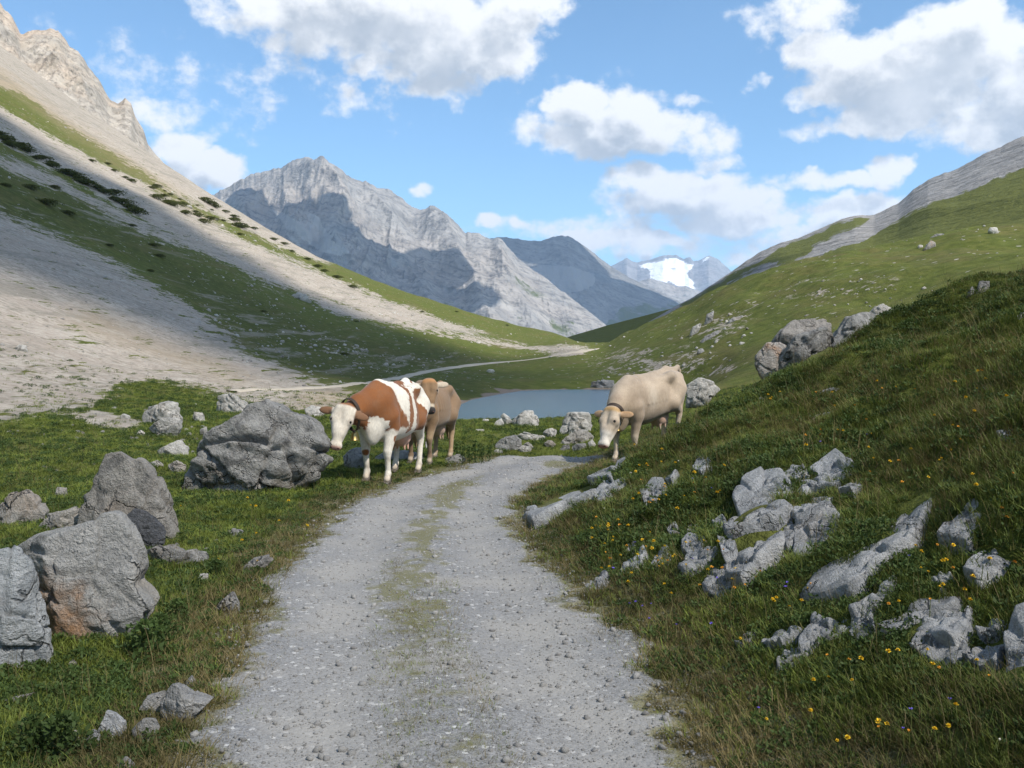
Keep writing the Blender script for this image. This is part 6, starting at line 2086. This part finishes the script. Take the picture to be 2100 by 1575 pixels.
def build_weeds():
    protos = [leaf_clump(520 + i, 420, .17, .26, .042, MAT['herb'], 'leaves', up=.9) for i in range(3)]
    stem = mesh_from('stem', *lathe([(.006, -.03), (.005, .15), (.003, .33)], 6), MAT['herb'])
    for u, v, s in [(300, 1350, .75), (328, 1318, .6), (362, 1275, .5), (125, 1560, .7), (70, 1545, .6), (445, 1185, .5)]:
        where = 'at the foot of the stained boulder' if 280 < u < 420 and v < 1400 else 'in the bottom corner left of the pointed stone' if v > 1500 else 'beside the sharp crested rock' if v > 1400 else 'by the flat stone at the track edge'
        h = ground_hit(u, v)
        r = link('weed', None, loc=h, rot=(0, 0, RNG.uniform(0, 6.28)), scale=s, label='dark green bushy weed ' + where, category='weed', group='weeds ' + where)
        link('leaves', protos[RNG.integers(0, 3)], parent=r); link('stem', stem, parent=r)
    # spiky weeds by the far end of the track
    spike = [leaf_clump(540 + i, 60, .035, .30, .05, MAT['herb'], 'leaves', dome=False, up=1.2) for i in range(2)]
    for u, v in [(948, 955), (963, 950), (975, 948), (988, 952), (938, 948), (1003, 948)]:
        h = ground_hit(u, v)
        r = link('spiky_weed', None, loc=h, scale=RNG.uniform(.8, 1.3), label='thin upright weed beside the brown cow hind legs', category='weed', group='upright weeds by the brown cow')
        link('leaves', spike[RNG.integers(0, 2)], parent=r); link('stem', stem, parent=r)


def build_flowers():
    MAT['yellow'] = mat_plain('yellow_petals', (.72, .46, .02), .6, 0, .3, 40)
    MAT['orange'] = mat_plain('orange_petals', (.66, .30, .03), .6, 0, .3, 40)
    MAT['violet'] = mat_plain('violet_petals', (.13, .09, .46), .6, 0, .25, 40)
    MAT['white_petal'] = mat_plain('white_petals', (.66, .64, .56), .7, 0, .2, 40)
    MAT['stalk'] = mat_plain('stalk', (.09, .11, .03), .7)

    def head(seed, n, r, pet, mat, cup=False):
        rng = np.random.default_rng(seed); V = []; F = []
        for i in range(n):
            a = i * 2.4 + rng.normal(0, .2)
            e = rng.uniform(.1, 1.3) if not cup else .75
            d = np.array([math.cos(a) * math.cos(e), math.sin(a) * math.cos(e), math.sin(e)])
            s = unit(np.cross(d, [0, 0, 1.0])); c = d * r * .2
            b0 = len(V)
            V += [c, c + d * pet * .55 + s * pet * .32, c + d * pet, c + d * pet * .55 - s * pet * .32, c + d * pet * .5 + np.cross(s, d) * pet * .12]
            F += [[b0, b0 + 1, b0 + 4], [b0 + 1, b0 + 2, b0 + 4], [b0 + 2, b0 + 3, b0 + 4], [b0 + 3, b0, b0 + 4]]
        return mesh_from('flower_head', V, F, mat, smooth=False)
    heads = {'yellow': [head(i, 22, .012, .021, MAT['yellow']) for i in range(3)], 'orange': [head(20 + i, 18, .011, .018, MAT['orange']) for i in range(2)],
             'violet': [head(40 + i, 6, .006, .022, MAT['violet'], True) for i in range(2)], 'white': [head(60, 14, .008, .014, MAT['white_petal'])]}
    stem = mesh_from('stem', *lathe([(.0022, -.03), (.002, .5), (.0015, 1.0)], 5), MAT['stalk'])
    text = {'yellow': ('bright yellow meadow flower on the right bank', 'yellow flowers of the right bank'), 'orange': ('withered orange yellow flower on the right bank', 'orange flowers of the right bank'),
            'violet': ('violet bellflower in the grass right of the track', 'violet bellflowers'), 'white': ('tiny white flower head in the bank grass', 'white flowers of the bank')}

    def flower(kind, u, v, key=None):
        h = ground_hit(u, v)
        if h is None or h[1] > 24 or path_inside(np.array([h[0]]), np.array([h[1]]))[0] > -.05:
            return
        hh = RNG.uniform(.07, .13); s = RNG.uniform(.38, .75) * max(.8, (h[1] / 6)) ** .5
        t = text[kind] if key is None else key
        r = link(kind + '_flower', None, loc=h, rot=(RNG.normal(0, .15), RNG.normal(0, .15), RNG.uniform(0, 6.28)), label=t[0], category='flower', group=t[1])
        link('stem', stem, parent=r, scale=(1, 1, hh))
        link('flower_head', heads[kind][RNG.integers(0, len(heads[kind]))], parent=r, loc=(0, 0, hh), scale=s)
    fixed = [('yellow', 1800, 1490), ('yellow', 1810, 1505), ('orange', 1812, 1525), ('yellow', 1965, 1490), ('yellow', 1955, 1535), ('yellow', 1925, 1540), ('orange', 1915, 1400), ('yellow', 1690, 1400), ('yellow', 1505, 1320), ('yellow', 1760, 1435),
             ('violet', 1855, 1545), ('violet', 1945, 1470), ('violet', 1552, 1472), ('violet', 1755, 1205), ('violet', 1272, 1265), ('violet', 1310, 1250), ('violet', 1325, 1248), ('violet', 1345, 1258), ('violet', 1383, 1300), ('violet', 1465, 1285), ('violet', 1290, 1245), ('violet', 1330, 1275), ('violet', 1870, 1505), ('violet', 1475, 1200),
             ('yellow', 1940, 1175), ('yellow', 1935, 1165), ('yellow', 1975, 1220), ('yellow', 1985, 1250), ('yellow', 1950, 1130), ('orange', 2060, 1070), ('orange', 2050, 1065), ('yellow', 1925, 955), ('yellow', 1935, 960), ('yellow', 1970, 910)]
    for k, u, v in fixed:
        flower(k, u, v + 22, None if k != 'yellow' or v < 1300 else ('bright yellow flower in the grass at the bottom right', 'bright yellow flowers at the bottom right'))
    zone_list = [([(1220, 1100), (1420, 1130), (1700, 1220), (1640, 1300), (1400, 1250), (1230, 1200)], 62), ([(1650, 1380), (2090, 1350), (2090, 1570), (1500, 1570)], 16), ([(1290, 930), (1500, 960), (1480, 1080), (1300, 1060)], 34),
                 ([(1550, 820), (2090, 760), (2090, 1060), (1700, 1000)], 46), ([(1180, 1060), (1290, 1080), (1300, 1180), (1210, 1170)], 14), ([(1700, 1180), (2090, 1120), (2090, 1300), (1800, 1300)], 18)]
    place = ['below the main cracked outcrop', 'at the bottom right', 'above the single grey block', 'high on the right bank', 'near the low bluish ledge', 'above the layered outcrop']
    for zi, (poly, n) in enumerate(zone_list):
        poly = np.array(poly); c = 0
        while c < n:
            u = RNG.uniform(poly[:, 0].min(), poly[:, 0].max()); v = RNG.uniform(poly[:, 1].min(), poly[:, 1].max())
            if in_poly(np.array([u]), np.array([v]), [tuple(p) for p in poly])[0]:
                kd = str(RNG.choice(['yellow', 'orange', 'white', 'violet'], p=[.58, .32, .06, .04]))
                nm = {'yellow': 'bright yellow flower', 'orange': 'withered orange flower', 'white': 'tiny white flower', 'violet': 'violet bellflower'}[kd]
                flower(kd, u, v, (nm + ' in the grass ' + place[zi], nm + 's ' + place[zi])); c += 1
    lt = ('small yellow flower in the grass left of the track', 'yellow flowers of the left verge')
    for k in range(12):
        flower('yellow', RNG.uniform(370, 640), RNG.uniform(1030, 1180), lt)


build_grass()
build_gravel()
build_stones()
build_shrubs()
build_weeds()
build_flowers()
# ------------------------------------------------------------------ clouds overhead (out of the picture) and the haze
def mat_cloud(name, dens):
    m, nt, b, out = new_mat(name)
    b.inputs['Base Color'].default_value = (.9, .9, .92, 1); b.inputs['Roughness'].default_value = 1.0
    b.inputs['Specular IOR Level'].default_value = 0
    tr = nt.nodes.new('ShaderNodeBsdfTransparent')
    mx = nt.nodes.new('ShaderNodeMixShader'); mx.inputs[0].default_value = dens
    nt.links.new(tr.outputs[0], mx.inputs[1]); nt.links.new(b.outputs[0], mx.inputs[2])
    nt.links.new(mx.outputs[0], out.inputs[0])
    return m


MAT['cloud'] = mat_cloud('cloud', .72)
MAT['thin_cloud'] = mat_cloud('thin_cloud', .10)


def cloud_over(shadow_pts, alt, thick, label, seed, mat='cloud'):
    """a cumulus floating where the sun throws its shadow over the given ground points"""
    pts = np.array(shadow_pts, float)
    t = (alt - pts[:, 2]) / SUN[2]
    Q = pts + SUN[None] * t[:, None]
    c = Q.mean(0)
    V, F = ico(5)
    ang = np.arctan2(V[:, 1], V[:, 0]); s = np.hypot(V[:, 0], V[:, 1])
    a = np.arctan2(Q[:, 1] - c[1], Q[:, 0] - c[0]); r = np.hypot(Q[:, 0] - c[0], Q[:, 1] - c[1])
    o = np.argsort(a); a, r = a[o], r[o]
    rr = np.interp(ang, np.r_[a[-1] - 2 * math.pi, a, a[0] + 2 * math.pi], np.r_[r[-1], r, r[0]])
    lump = 1 + .16 * fbm(V[:, 0] * 3, V[:, 1] * 3, V[:, 2] * 3, octv=4, seed=seed)
    P = np.stack([rr * np.cos(ang) * s ** .8 * lump, rr * np.sin(ang) * s ** .8 * lump, np.where(V[:, 2] > 0, thick, thick * .25) * V[:, 2] * lump], 1)
    me = mesh_from('cloud', P, F, MAT[mat])
    return link('cloud', me, loc=c, kind='stuff', label=label)


def hits(px):
    r = [ground_hit(u, v) for u, v in px]
    return [h for h in r if h is not None]


cloud_over(hits([(-200, 300), (0, 350), (120, 392), (280, 455), (430, 515), (560, 570), (680, 620), (800, 670), (880, 740), (800, 790), (640, 790), (500, 725), (330, 640), (150, 572), (0, 525), (-150, 495)]), 2000, 160, 'cumulus cloud overhead shading the left slope', 5)
cloud_over([(-40, 5, 0), (-12, 6, 0), (0, 7, 0), (6, 9, 1), (30, 13, 4), (30, -60, 0), (0, -70, 0), (-40, -60, 0)], 2400, 120, 'thin cloud overhead dimming the foreground', 12, 'thin_cloud')


def far_pts(px, d):
    return [px_at(u, v, d) for u, v in px]


cloud_over([px_at(u, v, d) for u, v, d in [(430, 440, 4300), (490, 400, 4400), (560, 470, 4100), (640, 540, 3800), (700, 560, 3700), (640, 640, 3400), (500, 640, 3400), (420, 520, 3900)]], 2300, 200, 'cumulus cloud overhead shading the foot of the grey mountain', 6)
cloud_over([px_at(u, v, d) for u, v, d in [(730, 500, 3950), (800, 490, 4000), (860, 520, 3900), (900, 490, 4100), (940, 560, 3700), (960, 640, 3300), (1000, 700, 3100), (850, 680, 3200), (730, 620, 3400)]], 2300, 200, 'cumulus cloud overhead shading the lower grey spurs', 7)
cloud_over([px_at(u, v, d) for u, v, d in [(1020, 480, 7000), (1150, 470, 7000), (1230, 510, 6900), (1400, 600, 6900), (1420, 680, 5700), (1250, 690, 5500), (1190, 600, 6100), (1240, 560, 6500), (1150, 560, 6500), (1060, 550, 6400)]], 3300, 250, 'cumulus cloud overhead shading the dark mountain', 8)
cloud_over([px_at(u, v, d) for u, v, d in [(1150, 690, 480), (1250, 660, 540), (1400, 620, 560), (1430, 640, 500), (1300, 690, 430), (1200, 700, 420)]], 1300, 120, 'small cumulus overhead shading the hill in the valley gap', 9)


def build_haze():
    m = bpy.data.materials.new('haze'); m.use_nodes = True
    nt = m.node_tree
    for n in list(nt.nodes):
        nt.nodes.remove(n)
    out = nt.nodes.new('ShaderNodeOutputMaterial')
    v = nt.nodes.new('ShaderNodeVolumePrincipled')
    v.inputs['Color'].default_value = (.52, .72, 1.0, 1)
    v.inputs['Density'].default_value = HAZE
    v.inputs['Anisotropy'].default_value = .2
    nt.links.new(v.outputs[0], out.inputs['Volume'])
    x0, x1, y0, y1, z0, z1 = -9000, 9000, -1500, 17500, -900, 1800
    V = [(x, y, z) for x in (x0, x1) for y in (y0, y1) for z in (z0, z1)]
    F = [[0, 1, 3, 2], [4, 6, 7, 5], [0, 4, 5, 1], [2, 3, 7, 6], [0, 2, 6, 4], [1, 5, 7, 3]]
    me = mesh_from('haze', V, F, m, smooth=False)
    link('haze', me, kind='stuff', label='thin blue mountain haze')


HAZE = 5.2e-5
build_haze()
